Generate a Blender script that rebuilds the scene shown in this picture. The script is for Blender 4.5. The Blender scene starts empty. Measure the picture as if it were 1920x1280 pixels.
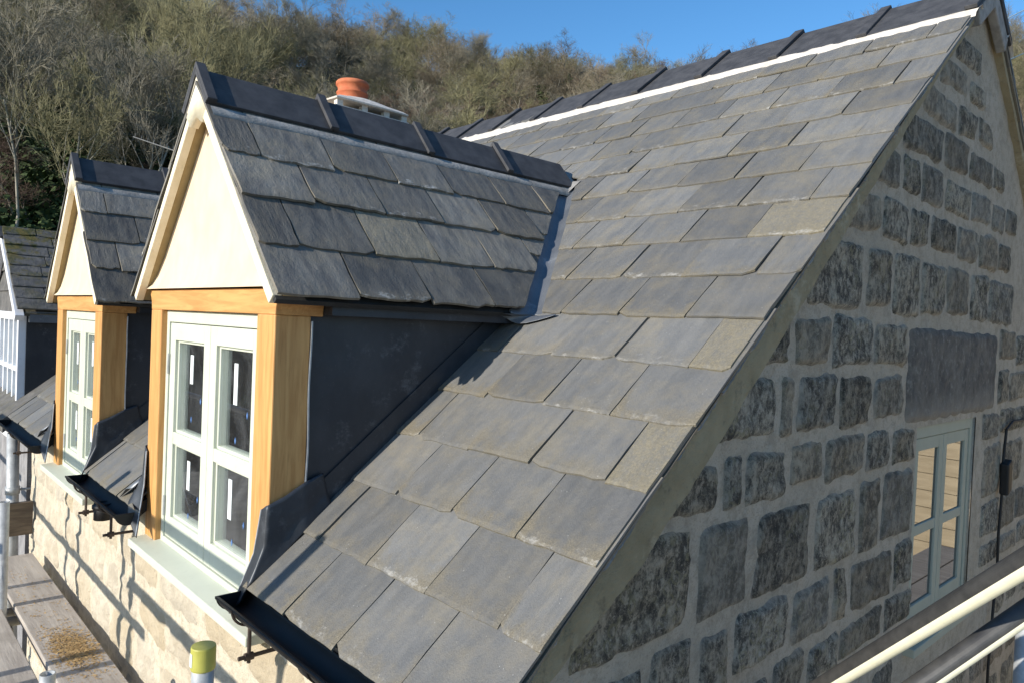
import bpy, math, random
from math import sin, cos, tan, radians, pi, sqrt, hypot, atan2
from mathutils import Vector, Matrix, noise
random.seed(7)
R = random.random
def U_(a, b): return a + (b - a) * R()
S = bpy.context.scene
COL = S.collection

# ------------------------------------------------------------------ camera, sky, sun, exposure
cam_d = bpy.data.cameras.new('camera'); cam = bpy.data.objects.new('camera', cam_d); COL.objects.link(cam)
cam_d.sensor_width = 36.0; cam_d.lens = 36.0 * 1358.34 / 1920.0
cam_d.clip_start = 0.05; cam_d.clip_end = 8000
rx = Vector((0.73337, -0.67846, 0.04306)); ux = Vector((-0.01632, 0.04575, 0.99882)); fx = Vector((0.67963, 0.73321, -0.02248))
cam.matrix_world = Matrix(((rx.x, ux.x, -fx.x, -0.88103), (rx.y, ux.y, -fx.y, -0.99797), (rx.z, ux.z, -fx.z, 0.80697), (0, 0, 0, 1)))
S.camera = cam
SUN_EL, SUN_AZ = radians(20.0), radians(2.0)          # sun comes from -x, a touch of +y
sun_dir = Vector((-cos(SUN_EL) * cos(SUN_AZ), cos(SUN_EL) * sin(SUN_AZ), sin(SUN_EL)))
W = bpy.data.worlds.new('World'); S.world = W; W.use_nodes = True
wn = W.node_tree.nodes; wn.clear()
sky = wn.new('ShaderNodeTexSky'); sky.sky_type = 'NISHITA'; sky.sun_disc = False
sky.sun_elevation = SUN_EL; sky.sun_rotation = atan2(sun_dir.x, sun_dir.y)
sky.air_density = 1.0; sky.dust_density = 0.3; sky.ozone_density = 3.0; sky.altitude = 100
bg = wn.new('ShaderNodeBackground'); bg.inputs['Strength'].default_value = 0.15
wo = wn.new('ShaderNodeOutputWorld')
hs = wn.new('ShaderNodeHueSaturation'); hs.inputs['Saturation'].default_value = 1.22
W.node_tree.links.new(sky.outputs[0], hs.inputs['Color']); W.node_tree.links.new(hs.outputs[0], bg.inputs[0]); W.node_tree.links.new(bg.outputs[0], wo.inputs[0])
sd = bpy.data.lights.new('sun', 'SUN'); sd.energy = 4.6; sd.angle = radians(0.5); sd.color = (1.0, 0.945, 0.85)
so = bpy.data.objects.new('sun', sd); COL.objects.link(so); so.location = (-20, 0, 20)
so.rotation_euler = sun_dir.to_track_quat('Z', 'Y').to_euler()
S.view_settings.view_transform = 'Standard'; S.view_settings.look = 'None'
S.view_settings.exposure = 0.42; S.view_settings.gamma = 1.0
S.render.resolution_x = 1024; S.render.resolution_y = 682

# ------------------------------------------------------------------ helpers
class MB:
    """collects faces; build() links them as ONE mesh object"""
    def __init__(s): s.v = []; s.f = []; s.m = []; s.uv = []; s.t = []
    def add(s, vs, fs, mi=0, uvs=None, tint=(0.5, 0.5, 0.5)):
        o = len(s.v); s.v.extend([tuple(v) for v in vs])
        for i, f in enumerate(fs):
            s.f.append([o + k for k in f]); s.m.append(mi); s.t.append(tint)
            s.uv.append([uvs[k] for k in f] if uvs else [(0, 0)] * len(f))
    def box(s, x0, x1, y0, y1, z0, z1, mi=0, tint=(.5, .5, .5)):
        s.obox(Vector(((x0 + x1) / 2, (y0 + y1) / 2, (z0 + z1) / 2)), Vector(((x1 - x0) / 2, 0, 0)), Vector((0, (y1 - y0) / 2, 0)), Vector((0, 0, (z1 - z0) / 2)), mi, tint)
    def obox(s, c, a, b, d, mi=0, tint=(.5, .5, .5)):
        vs = [c + a * i + b * j + d * k for i in (-1, 1) for j in (-1, 1) for k in (-1, 1)]
        fs = [(0, 1, 3, 2), (4, 6, 7, 5), (0, 4, 5, 1), (2, 3, 7, 6), (0, 2, 6, 4), (1, 5, 7, 3)]
        if a.cross(b).dot(d) < 0: fs = [f[::-1] for f in fs]
        s.add(vs, fs, mi, None, tint)
    def prism(s, poly, ext, mi=0, tint=(.5, .5, .5)):
        """poly: 3D points of one end, ext: extrusion vector"""
        n = len(poly); poly = [Vector(p) for p in poly]; ext = Vector(ext)
        nrm = Vector((0, 0, 0))
        for i in range(n): nrm += poly[i].cross(poly[(i + 1) % n])
        vs = poly + [p + ext for p in poly]
        fs = [tuple(range(n)), tuple(range(2 * n - 1, n - 1, -1))] + [(i, i + n, (i + 1) % n + n, (i + 1) % n) for i in range(n)]
        if nrm.dot(ext) > 0: fs = [f[::-1] for f in fs]
        s.add(vs, fs, mi, None, tint)
    def tube(s, p0, p1, r0, r1=None, n=12, mi=0, caps=True, tint=(.5, .5, .5)):
        p0 = Vector(p0); p1 = Vector(p1); r1 = r0 if r1 is None else r1
        d = (p1 - p0).normalized(); a = d.orthogonal().normalized(); b = d.cross(a)
        vs = [p0 + (a * cos(2 * pi * i / n) + b * sin(2 * pi * i / n)) * r0 for i in range(n)] + [p1 + (a * cos(2 * pi * i / n) + b * sin(2 * pi * i / n)) * r1 for i in range(n)]
        fs = [(i, (i + 1) % n, n + (i + 1) % n, n + i) for i in range(n)]
        if caps: fs += [tuple(range(n - 1, -1, -1)), tuple(range(n, 2 * n))]
        s.add(vs, fs, mi, None, tint)
    def pipe(s, p0, p1, r, wall, n=20, mi=0):
        """open hollow tube"""
        p0 = Vector(p0); p1 = Vector(p1); d = (p1 - p0).normalized(); a = d.orthogonal().normalized(); b = d.cross(a)
        vs = []
        for p, rr in ((p0, r), (p1, r), (p1, r - wall), (p0, r - wall)):
            vs += [p + (a * cos(2 * pi * i / n) + b * sin(2 * pi * i / n)) * rr for i in range(n)]
        fs = []
        for k in range(4):
            k2 = (k + 1) % 4
            fs += [(k * n + i, k * n + (i + 1) % n, k2 * n + (i + 1) % n, k2 * n + i) for i in range(n)]
        s.add(vs, fs, mi)
    def path(s, pts, r, n=8, mi=0):
        for i in range(len(pts) - 1): s.tube(pts[i], pts[i + 1], r, r, n, mi)
    def lathe(s, c, prof, n=28, mi=0):
        c = Vector(c); vs = []; fs = []
        for (r, z) in prof: vs += [c + Vector((r * cos(2 * pi * i / n), r * sin(2 * pi * i / n), z)) for i in range(n)]
        for k in range(len(prof) - 1):
            fs += [(k * n + i, k * n + (i + 1) % n, (k + 1) * n + (i + 1) % n, (k + 1) * n + i) for i in range(n)]
        s.add(vs, fs, mi)
    def mesh(s, name, mats):
        me = bpy.data.meshes.new(name); me.from_pydata(s.v, [], s.f)
        for m in (mats if isinstance(mats, (list, tuple)) else [mats]): me.materials.append(m)
        me.polygons.foreach_set('material_index', s.m)
        uvl = me.uv_layers.new(name='UVMap'); flat = []
        for u in s.uv:
            for c in u: flat.extend(c)
        uvl.data.foreach_set('uv', flat)
        at = me.attributes.new('tint', 'FLOAT_COLOR', 'FACE'); flat = []
        for t in s.t: flat.extend((t[0], t[1], t[2], 1.0))
        at.data.foreach_set('color', flat)
        return me
    def build(s, name, mats, parent=None, smooth=False, bevel=0):
        me = s.mesh(name, mats); o = bpy.data.objects.new(name, me); COL.objects.link(o)
        if smooth: me.polygons.foreach_set('use_smooth', [True] * len(me.polygons))
        if parent is not None: o.parent = parent
        if bevel:
            b = o.modifiers.new('bevel', 'BEVEL'); b.width = bevel; b.segments = 2; b.limit_method = 'ANGLE'
        return o

def tag(o, label=None, cat=None, group=None, kind=None):
    if label: o['label'] = label
    if cat: o['category'] = cat
    if group: o['group'] = group
    if kind: o['kind'] = kind
    return o
def empty(name, label, cat, group=None, loc=(0, 0, 0)):
    o = bpy.data.objects.new(name, None); COL.objects.link(o); o.location = loc; o.empty_display_size = .2
    return tag(o, label, cat, group)
def adopt(o, root):
    """parent keeping world place (roots carry location only)"""
    o.parent = root; o.matrix_parent_inverse = Matrix.Translation(-root.location)
    return o

# ------------------------------------------------------------------ materials
class NT:
    def __init__(s, name):
        s.mat = bpy.data.materials.new(name); s.mat.use_nodes = True; s.n = s.mat.node_tree.nodes; s.l = s.mat.node_tree.links
        s.n.clear(); s.out = s.n.new('ShaderNodeOutputMaterial'); s.b = s.n.new('ShaderNodeBsdfPrincipled')
        s.l.new(s.b.outputs[0], s.out.inputs[0])
        s.obj = s.n.new('ShaderNodeTexCoord').outputs['Object']
    def set(s, i, v):
        inp = s.b.inputs[i]
        if hasattr(v, 'links') or hasattr(v, 'is_output'): s.l.new(v, inp)
        else: inp.default_value = v if not isinstance(v, tuple) else (*v, 1)
    def conn(s, sock, v):
        if hasattr(v, 'is_output'): s.l.new(v, sock)
        elif isinstance(v, tuple) and len(v) == 3 and sock.type == 'RGBA': sock.default_value = (*v, 1)
        else: sock.default_value = v
    def vec(s, scale, v=None, rot=(0, 0, 0)):
        m = s.n.new('ShaderNodeMapping'); s.l.new(v or s.obj, m.inputs[0]); m.inputs['Scale'].default_value = scale; m.inputs['Rotation'].default_value = rot
        return m.outputs[0]
    def noise(s, scale=5, detail=4, rough=.55, v=None, w=None, out=0, dist=0.0):
        t = s.n.new('ShaderNodeTexNoise')
        if w is not None: t.noise_dimensions = '4D'; s.conn(t.inputs['W'], w)
        s.l.new(v or s.obj, t.inputs['Vector']); t.inputs['Scale'].default_value = scale; t.inputs['Detail'].default_value = detail
        t.inputs['Roughness'].default_value = rough; t.inputs['Distortion'].default_value = dist
        return t.outputs[out]
    def voro(s, scale, v=None, feature='F1', out='Distance'):
        t = s.n.new('ShaderNodeTexVoronoi'); t.feature = feature; s.l.new(v or s.obj, t.inputs['Vector']); t.inputs['Scale'].default_value = scale
        return t.outputs[out]
    def ramp(s, f, a, b, lo=0.0, hi=1.0, smooth=True):
        m = s.n.new('ShaderNodeMapRange'); m.interpolation_type = 'SMOOTHSTEP' if smooth else 'LINEAR'
        s.conn(m.inputs[0], f); m.inputs[1].default_value = a; m.inputs[2].default_value = b; m.inputs[3].default_value = lo; m.inputs[4].default_value = hi
        return m.outputs[0]
    def math(s, op, a, b=0.0):
        m = s.n.new('ShaderNodeMath'); m.operation = op; s.conn(m.inputs[0], a); s.conn(m.inputs[1], b); return m.outputs[0]
    def mix(s, f, a, b, mode='MIX'):
        m = s.n.new('ShaderNodeMix'); m.data_type = 'RGBA'; m.blend_type = mode
        s.conn(m.inputs[0], f); s.conn(m.inputs[6], a); s.conn(m.inputs[7], b); return m.outputs[2]
    def sep(s, c):
        m = s.n.new('ShaderNodeSeparateColor'); s.l.new(c, m.inputs[0]); return m.outputs
    def sepx(s, v):
        m = s.n.new('ShaderNodeSeparateXYZ'); s.l.new(v, m.inputs[0]); return m.outputs
    def attr(s, name):
        a = s.n.new('ShaderNodeAttribute'); a.attribute_name = name; return a.outputs['Color']
    def uv(s):
        return s.n.new('ShaderNodeUVMap').outputs[0]
    def bump(s, h, strength=.3, dist=.01):
        b = s.n.new('ShaderNodeBump'); s.l.new(h, b.inputs['Height']); b.inputs['Strength'].default_value = strength; b.inputs['Distance'].default_value = dist
        s.l.new(b.outputs[0], s.b.inputs['Normal'])
    def done(s, col=None, rough=None, metal=None):
        if col is not None: s.conn(s.b.inputs['Base Color'], col)
        if rough is not None: s.conn(s.b.inputs['Roughness'], rough)
        if metal is not None: s.conn(s.b.inputs['Metallic'], metal)
        return s.mat

def noisy(name, c1, c2, scale=8, rough=.7, bump=.2, bdist=.005, bscale=60, metal=0.0, stretch=(1, 1, 1), detail=6, wear=.3):
    t = NT(name); v = t.vec(stretch)
    f = t.ramp(t.noise(scale, detail, .6, v), .3, .7)
    t.bump(t.noise(bscale, 4, .6, v), bump, bdist)
    c = t.mix(f, c1, c2)
    c = t.mix(t.math('MULTIPLY', t.ramp(t.noise(scale * 3.1, 6, .7, v), .55, .75), wear), c, tuple(k * .62 for k in c1))
    return t.done(c, rough, metal)

def slate_mat(name, cA, cB, cLich, cBloom, lich, bloom, streak, vlo=.78, vhi=1.2):
    t = NT(name)
    tint = t.sep(t.attr('tint')); uv = t.uv(); u = t.sepx(uv)
    w = t.math('MULTIPLY', tint[0], 37.0)
    # cleaved streaks run up the slate
    st = t.noise(1.0, 5, .6, t.vec((7, 1.3, 1), uv), w)
    bl = t.noise(1.0, 6, .65, t.vec((2.2, 2.0, 1), uv), w)
    fine = t.noise(260, 3, .7)
    base = t.mix(t.ramp(st, .3, .7), cA, cB)
    base = t.mix(t.math('MULTIPLY', t.ramp(bl, .42, .72), streak), base, cLich)
    # each slate a little lighter or darker than the next
    k = t.ramp(tint[1], 0, 1, vlo, vhi, False)
    kk = t.n.new('ShaderNodeCombineColor'); [t.l.new(k, kk.inputs[i]) for i in range(3)]
    base = t.mix(1.0, base, kk.outputs[0], 'MULTIPLY')
    # lichen dust towards the tail and along the edges
    tail = t.math('SUBTRACT', 1.0, u[1])
    edge = t.math('ABSOLUTE', t.math('SUBTRACT', u[0], .5))
    em = t.ramp(edge, .36, .52, 0, .35)
    n2 = t.noise(1.0, 7, .7, t.vec((5, 4, 1), uv), w)
    m = t.math('ADD', t.math('MULTIPLY', t.ramp(tail, .35, 1.02), .62), em)
    m = t.math('ADD', m, t.math('MULTIPLY', t.math('SUBTRACT', n2, .5), 1.5))
    m = t.math('MULTIPLY', t.ramp(m, .28, .85), t.math('MULTIPLY', t.ramp(t.math('FRACT', t.math('MULTIPLY', tint[1], 5.7)), 0, 1, .45, 1.25), lich))
    base = t.mix(m, base, t.mix(t.ramp(fine, .35, .65), cLich, tuple(c * .62 for c in cLich)))
    # whole slates furred with ochre lichen
    och = t.math('MULTIPLY', t.ramp(tint[2], .985, .99), t.ramp(t.noise(70, 6, .8), .30, .70, .25, 1))
    base = t.mix(t.math('MULTIPLY', och, .62), base, t.mix(t.ramp(t.noise(160, 3, .7), .4, .6), (.20, .165, .095), (.30, .25, .15)))
    # chalky bloom at the tail
    n3 = t.noise(1.0, 8, .75, t.vec((6, 9, 1), uv), t.math('ADD', w, 9.0))
    bloom = t.math('MULTIPLY', t.ramp(t.math('FRACT', t.math('MULTIPLY', tint[0], 7.3)), .25, 1), bloom)
    bm = t.math('MULTIPLY', t.ramp(t.math('ADD', n3, t.ramp(tail, .5, 1.0, -.22, .06)), .56, .68), bloom)
    base = t.mix(bm, base, cBloom)
    # pin-head white specks
    sp = t.ramp(t.voro(75), .07, .11, 1, 0)
    sp = t.math('MULTIPLY', sp, t.ramp(t.noise(30, 2, .5), .56, .64))
    base = t.mix(t.math('MULTIPLY', sp, .55), base, (.55, .54, .5))
    t.bump(t.math('ADD', t.math('MULTIPLY', t.noise(1.0, 6, .7, t.vec((9, 4, 1), uv), w), 1.0), t.math('MULTIPLY', fine, .25)), .7, .008)
    t.set('IOR', 1.45)
    return t.done(base, t.ramp(st, .2, .8, .5, .68))

M = {}
M['slate'] = slate_mat('weathered_grey_slate', (.122, .122, .119), (.160, .156, .147), (.225, .193, .135), (.44, .42, .38), .80, .6, .55)
M['dslate'] = slate_mat('dark_riven_slate', (.105, .099, .090), (.205, .190, .162), (.26, .22, .155), (.54, .52, .47), .42, .85, .62, .66, 1.38)
M['ridge'] = noisy('blue_black_ridge_tile', (.034, .034, .037), (.066, .065, .068), 14, .75, .15, .002, 220)
M['mortar_w'] = noisy('fresh_lime_mortar', (.52, .465, .40), (.72, .66, .58), 25, .9, .5, .006, 90)
M['mortar_g'] = noisy('grey_bedding_mortar', (.22, .21, .195), (.36, .345, .32), 18, .9, .5, .005, 80)
M['render'] = noisy('cream_render', (.67, .515, .355), (.745, .595, .42), 9, .95, .35, .003, 220, 0, (1, 1, .7), 6, .12)
M['barge'] = noisy('pale_lime_barge', (.74, .66, .47), (.84, .77, .60), 12, .9, .35, .004, 120)
M['soffit'] = noisy('shaded_soffit', (.30, .225, .105), (.36, .275, .135), 20, .9, .3, .003, 160)  # browner than the barge to carry the soffit's shade

def oak_mat():
    t = NT('oiled_oak'); v = t.vec((26, 26, 2.2))
    g = t.noise(1.5, 6, .6, v, dist=.7); f = t.ramp(g, .3, .7)
    fine = t.noise(6, 3, .6, v)
    c = t.mix(f, (.50, .235, .070), (.67, .362, .125))
    c = t.mix(t.math('MULTIPLY', t.ramp(fine, .55, .75), .35), c, (.36, .17, .05))
    t.bump(fine, .12, .002)
    return t.done(c, .5)
M['oak'] = oak_mat()
def oakh_mat():
    t = NT('oiled_oak_head'); v = t.vec((26, 2.2, 26))
    g = t.noise(1.5, 6, .6, v, dist=.7); fine = t.noise(6, 3, .6, v)
    c = t.mix(t.ramp(g, .3, .7), (.50, .235, .070), (.67, .362, .125))
    c = t.mix(t.math('MULTIPLY', t.ramp(fine, .55, .75), .35), c, (.36, .17, .05))
    t.bump(fine, .12, .002)
    return t.done(c, .5)
M['oakh'] = oakh_mat()
M['paint'] = noisy('sage_paint', (.56, .58, .475), (.595, .615, .505), 9, .42, .05, .001, 150)
M['paintg'] = noisy('grey_green_paint', (.37, .37, .285), (.40, .40, .31), 9, .8, .05, .001, 150)
M['white'] = noisy('white_gloss_paint', (.78, .78, .80), (.84, .84, .86), 9, .4, .05, .001, 150)
def lead_mat(name, a, b, c3, rough):
    t = NT(name); n = t.noise(5, 7, .65, t.vec((1, 1, .6)))
    c = t.mix(t.ramp(n, .3, .7), a, b)
    c = t.mix(t.math('MULTIPLY', t.ramp(t.noise(9, 8, .75), .56, .74), .7), c, c3)
    c = t.mix(t.math('MULTIPLY', t.ramp(t.voro(60), .05, .1, 1, 0), .3), c, c3)
    t.bump(t.noise(7, 4, .5), .25, .02); t.set('Metallic', .35)
    return t.done(c, rough)
M['lead'] = lead_mat('milled_lead', (.036, .040, .048), (.058, .063, .072), (.16, .17, .185), .45)
M['lead2'] = lead_mat('bright_lead', (.13, .14, .155), (.20, .21, .225), (.40, .41, .42), .42)
M['leade'] = noisy('cut_lead_edge', (.36, .38, .40), (.5, .52, .54), 30, .4, .1, .001, 100, .4)
M['black'] = noisy('black_gutter_metal', (.006, .006, .006), (.010, .009, .009), 12, .62, .12, .003, 60)
M['rust'] = noisy('dark_iron', (.05, .035, .028), (.085, .058, .042), 30, .7, .2, .002, 120)
M['galv'] = noisy('galvanised_steel', (.36, .37, .37), (.52, .53, .52), 22, .5, .12, .002, 90, .25)
M['tube'] = noisy('dull_scaffold_steel', (.25, .25, .24), (.38, .375, .35), 20, .55, .15, .002, 80, .2)
M['yellow'] = noisy('yellow_plastic_cap', (.37, .35, .06), (.45, .43, .09), 20, .5, .1, .001, 90)
M['brownb'] = noisy('weathered_brown_board', (.10, .075, .052), (.17, .13, .09), 10, .8, .4, .004, 60, 0, (1, 1, 6))
M['dark'] = noisy('dark_underlay', (.018, .018, .018), (.03, .03, .03), 10, .9)
M['plaster'] = noisy('loft_plasterboard', (.30, .27, .24), (.36, .33, .29), 3, .95)
M['loftfloor'] = noisy('chipboard_floor', (.30, .21, .13), (.40, .29, .18), 25, .9, .3, .003, 90)
M['terracotta'] = noisy('terracotta', (.46, .115, .045), (.56, .175, .075), 10, .8, .2, .003, 90)
M['sticker'] = noisy('white_label', (.72, .76, .74), (.78, .81, .79), 8, .6)
M['blue'] = noisy('blue_film', (.07, .15, .36), (.10, .20, .42), 8, .5)
M['wire'] = noisy('pale_wire', (.45, .5, .46), (.5, .55, .5), 8, .5)
M['oldstone'] = noisy('grey_rubble_wall', (.17, .165, .17), (.30, .29, .29), 6, .95, .9, .03, 9)
def board_mat():
    t = NT('scaffold_board'); v = t.vec((14, 1.2, 14))
    c = t.mix(t.ramp(t.noise(2, 6, .6, v), .3, .7), (.33, .29, .25), (.47, .42, .36))
    c = t.mix(t.math('MULTIPLY', t.ramp(t.noise(4, 6, .7), .5, .7), .45), c, (.24, .205, .165))
    c = t.mix(t.math('MULTIPLY', t.ramp(t.noise(60, 3, .7), .6, .75), .3), c, (.56, .52, .46))
    t.bump(t.noise(9, 5, .6, v), .35, .004)
    return t.done(c, .85)
M['board'] = board_mat()

def stone_mat():
    t = NT('lichened_gritstone')
    tint = t.sep(t.attr('tint'))
    v = t.vec((1, 1, .7))
    a = t.noise(13, 9, .8, v); b = t.noise(40, 8, .8, v); d = t.noise(5, 4, .6)
    c = t.mix(t.ramp(a, .40, .60), (.066, .060, .049), (.32, .285, .22))
    c = t.mix(t.math('MULTIPLY', t.ramp(b, .50, .60), .75), c, (.42, .375, .30))
    c = t.mix(t.math('MULTIPLY', t.ramp(b, .49, .39), .85), c, (.032, .030, .026))
    # crustose lichen: rings and pale rosettes
    vr = t.voro(23, t.vec((1, 1, 1)), 'F1'); vn = t.math('ADD', vr, t.math('MULTIPLY', t.math('SUBTRACT', t.noise(60, 3, .6), .5), .25))
    ring = t.math('MULTIPLY', t.ramp(vn, .26, .34), t.ramp(vn, .48, .38))
    ring = t.math('MULTIPLY', ring, t.ramp(d, .46, .60))
    c = t.mix(t.math('MULTIPLY', ring, .5), c, (.24, .215, .12))
    lt = t.math('MULTIPLY', t.ramp(t.noise(85, 4, .75), .58, .66), .5)
    c = t.mix(lt, c, (.47, .43, .36))
    # pointing smeared over the arrises
    e_ = t.sepx(t.uv()); e = t.math('MINIMUM', e_[0], e_[1])
    SM = t.ramp(t.math('ADD', e, t.math('MULTIPLY', t.math('SUBTRACT', t.noise(11, 6, .7), .5), .075)), .019, -.004)
    # some stones are greyer and cleaner than others
    c = t.mix(t.math('MULTIPLY', t.ramp(tint[0], .45, 1.0), .45), c, t.mix(t.ramp(a, .3, .7), (.175, .152, .118), (.34, .30, .24)))
    hue = t.mix(t.ramp(tint[1], 0, 1), (1.05, 1.0, .92), (.97, .99, 1.0))
    c = t.mix(1.0, c, hue, 'MULTIPLY'); k = t.ramp(tint[2], 0, 1, .72, 1.18, False); kk = t.n.new('ShaderNodeCombineColor'); [t.l.new(k, kk.inputs[i]) for i in range(3)]
    c = t.mix(1.0, c, kk.outputs[0], 'MULTIPLY')
    c = t.mix(t.math('MULTIPLY', SM, .9), c, t.mix(t.ramp(t.noise(20, 5, .7), .35, .65), (.30, .26, .205), (.46, .405, .325)))
    t.bump(t.math('ADD', b, t.math('MULTIPLY', a, 1.5)), .8, .012)
    return t.done(c, .95)
M['stone'] = stone_mat()
def lintel_mat():
    t = NT('dark_lintel_stone'); v = t.vec((1.1, 1, .8))
    a = t.noise(11, 9, .78, v); z = t.sepx(t.obj)[2]
    c = t.mix(t.ramp(a, .3, .7), (.066, .060, .054), (.185, .165, .138))
    c = t.mix(t.math('MULTIPLY', t.ramp(z, .62, .45), t.ramp(t.noise(6, 5, .6), .3, .6, .4, .9)), c, (.28, .245, .195))
    c = t.mix(t.math('MULTIPLY', t.ramp(t.noise(30, 7, .75, v), .52, .66), .6), c, (.30, .28, .235))
    t.bump(t.noise(45, 6, .75), .7, .008); return t.done(c, .95)
M['lintel'] = lintel_mat()
def mort_mat(name, c1, c2, c3):
    t = NT(name)
    c = t.mix(t.ramp(t.noise(4, 6, .6), .3, .7), c1, c2)
    c = t.mix(t.math('MULTIPLY', t.ramp(t.noise(17, 8, .78), .45, .62), .75), c, c3)
    c = t.mix(t.math('MULTIPLY', t.ramp(t.noise(140, 3, .7), .52, .66), .35), c, tuple(k * .5 for k in c3))
    t.bump(t.math('ADD', t.noise(110, 5, .75), t.math('MULTIPLY', t.noise(22, 5, .7), 2.0)), .8, .007); return t.done(c, .97)
M['mortar'] = mort_mat('lime_pointing', (.44, .375, .285), (.51, .44, .345), (.33, .28, .21))
def verge_mat():
    t = NT('rendered_verge')
    c = t.mix(t.ramp(t.noise(5, 7, .7), .3, .7), (.29, .235, .135), (.39, .33, .21))
    c = t.mix(t.math('MULTIPLY', t.ramp(t.noise(3, 6, .75), .52, .66), .8), c, (.50, .44, .32))
    c = t.mix(t.math('MULTIPLY', t.ramp(t.noise(18, 6, .75), .55, .68), .6), c, (.16, .135, .09))
    t.bump(t.math('ADD', t.noise(90, 5, .75), t.math('MULTIPLY', t.noise(16, 5, .7), 2.0)), .9, .008); return t.done(c, .97)
M['verge'] = verge_mat()
def fstone_mat():
    t = NT('pale_front_stone'); tint = t.sep(t.attr('tint'))
    c = t.mix(t.ramp(t.noise(9, 7, .7), .35, .65), (.50, .44, .345), (.68, .61, .49))
    c = t.mix(t.math('MULTIPLY', tint[0], .6), c, (.55, .43, .26))
    c = t.mix(t.math('MULTIPLY', t.ramp(t.noise(26, 6, .75), .56, .72), .5), c, (.33, .29, .245))
    t.bump(t.math('ADD', t.noise(30, 7, .75, t.vec((1, 1, .6))), t.noise(9, 5, .7)), 1.0, .02); return t.done(c, .95)
M['fstone'] = fstone_mat()
M['fmortar'] = mort_mat('front_pointing', (.56, .49, .37), (.66, .58, .45), (.44, .37, .27))
def moss_mat():
    t = NT('mossy_old_slate'); c = t.mix(t.ramp(t.noise(9, 7, .7), .3, .7), (.075, .072, .068), (.15, .14, .128))
    tint = t.sep(t.attr('tint'))
    m = t.math('MULTIPLY', t.ramp(t.noise(7, 6, .7), .44, .60), tint[2])
    c = t.mix(m, c, t.mix(t.ramp(t.noise(30, 3, .6), .4, .6), (.05, .055, .010), (.13, .10, .02)))
    t.bump(t.noise(30, 5, .7), .8, .01); return t.done(c, .9)
M['moss'] = moss_mat()
def glass_mat(name, dark, fac0, tintc):
    t = NT(name)
    lw = t.n.new('ShaderNodeFresnel'); lw.inputs[0].default_value = 1.52
    g = t.n.new('ShaderNodeBsdfGlossy'); g.inputs['Roughness'].default_value = .015; g.inputs['Color'].default_value = (.95, .97, 1, 1)
    tr = t.n.new('ShaderNodeBsdfTransparent'); tr.inputs['Color'].default_value = (*tintc, 1)
    d = t.n.new('ShaderNodeBsdfDiffuse'); d.inputs['Color'].default_value = (*dark, 1)
    m0 = t.n.new('ShaderNodeMixShader'); t.l.new(t.ramp(t.noise(4, 5, .7, None, None, 0, 1.5), .35, .75, .03, .17), m0.inputs[0]); t.l.new(tr.outputs[0], m0.inputs[1]); t.l.new(d.outputs[0], m0.inputs[2])  # patchy pale veil in the glass colour stands for soft reflections
    m = t.n.new('ShaderNodeMixShader'); t.l.new(t.ramp(lw.outputs[0], 0, 1, fac0, 1, False), m.inputs[0]); t.l.new(m0.outputs[0], m.inputs[1]); t.l.new(g.outputs[0], m.inputs[2])
    t.l.new(m.outputs[0], t.out.inputs[0]); return t.mat
M['glass'] = glass_mat('window_glass', (.42, .43, .44), .085, (.80, .84, .84))
M['glassg'] = glass_mat('gable_window_glass', (.10, .10, .10), .22, (.25, .26, .26))

# ------------------------------------------------------------------ house geometry constants
TH = 0.6931; CT, ST, TT = cos(TH), sin(TH), tan(TH)
G = 0.219; SW = 0.2625; LEN = 5.12; RXC = 2.95; WX = 0.06; GY = 0.05; GZ = -3.1
DORM = [dict(yc=1.605, hw=.663, ze=.852, za=1.658), dict(yc=3.445, hw=.580, ze=.828, za=1.612)]
for d in DORM:
    d['zs'] = d['za'] - .072; d['ph'] = atan2(d['zs'] - d['ze'], d['hw'])

# ------------------------------------------------------------------ setting: ground and wooded hill, one sheet
AZ = [(-180, .0), (-40, .0), (-20, 8), (0, 18.0), (10, 19.6), (16, 20.0), (22, 18.2), (27, 17.6), (31, 18.9), (36, 19.2), (39, 18.4), (45, 17.9), (52, 17.1), (57, 16.9), (67, 16.7), (76, 17.5), (95, 16), (120, 6), (140, 0), (180, 0)]
def crest(az):
    for (a, h), (b, k) in zip(AZ, AZ[1:]):
        if a <= az <= b: return h + (k - h) * (az - a) / (b - a)
    return 0.0
R0, R1 = 20.0, 78.0
def hill_z(x, y):
    dx, dy = x + .88, y + 1.0; r = hypot(dx, dy); az = math.degrees(atan2(dx, dy))
    zt = tan(radians(crest(az))) * R1 + .8 - GZ
    t = min(max((r - R0) / (R1 - R0), 0), 1)
    z = GZ + zt * (t ** 0.92)
    if r > R1: z += (r - R1) * .05 if r < 400 else 322 * .05
    n = noise.noise(Vector((x * .05, y * .05, 3))) * 2.2 + noise.noise(Vector((x * .17, y * .17, 8))) * .7
    return z + n * min(1, t * 3) * (1 if zt > 6 else zt / 6)
mb = MB(); radii = [0, 3, 6, 10, 14, 17, 20, 22] + [24 + i * 2 for i in range(30)] + [90, 110, 150, 220, 400, 900, 2500, 6000]
NA = 180; vs = []
for r in radii:
    for i in range(NA):
        a = 2 * pi * i / NA; x = -.88 + r * sin(a); y = -1 + r * cos(a); vs.append((x, y, hill_z(x, y)))
fs = []
for k in range(len(radii) - 1):
    for i in range(NA):
        j = (i + 1) % NA; fs.append((k * NA + i, (k + 1) * NA + i, (k + 1) * NA + j, k * NA + j))
mb.add(vs, fs)
tg = NT('woodland_floor')
cg = tg.mix(tg.ramp(tg.noise(.35, 6, .65), .35, .65), (.030, .026, .016), (.075, .060, .034))
cg = tg.mix(tg.math('MULTIPLY', tg.ramp(tg.noise(.9, 5, .7), .5, .65), .8), cg, (.032, .048, .014))
tg.bump(tg.noise(2.5, 6, .7), 1.0, .4); M['floor'] = tg.done(cg, 1.0)
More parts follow.
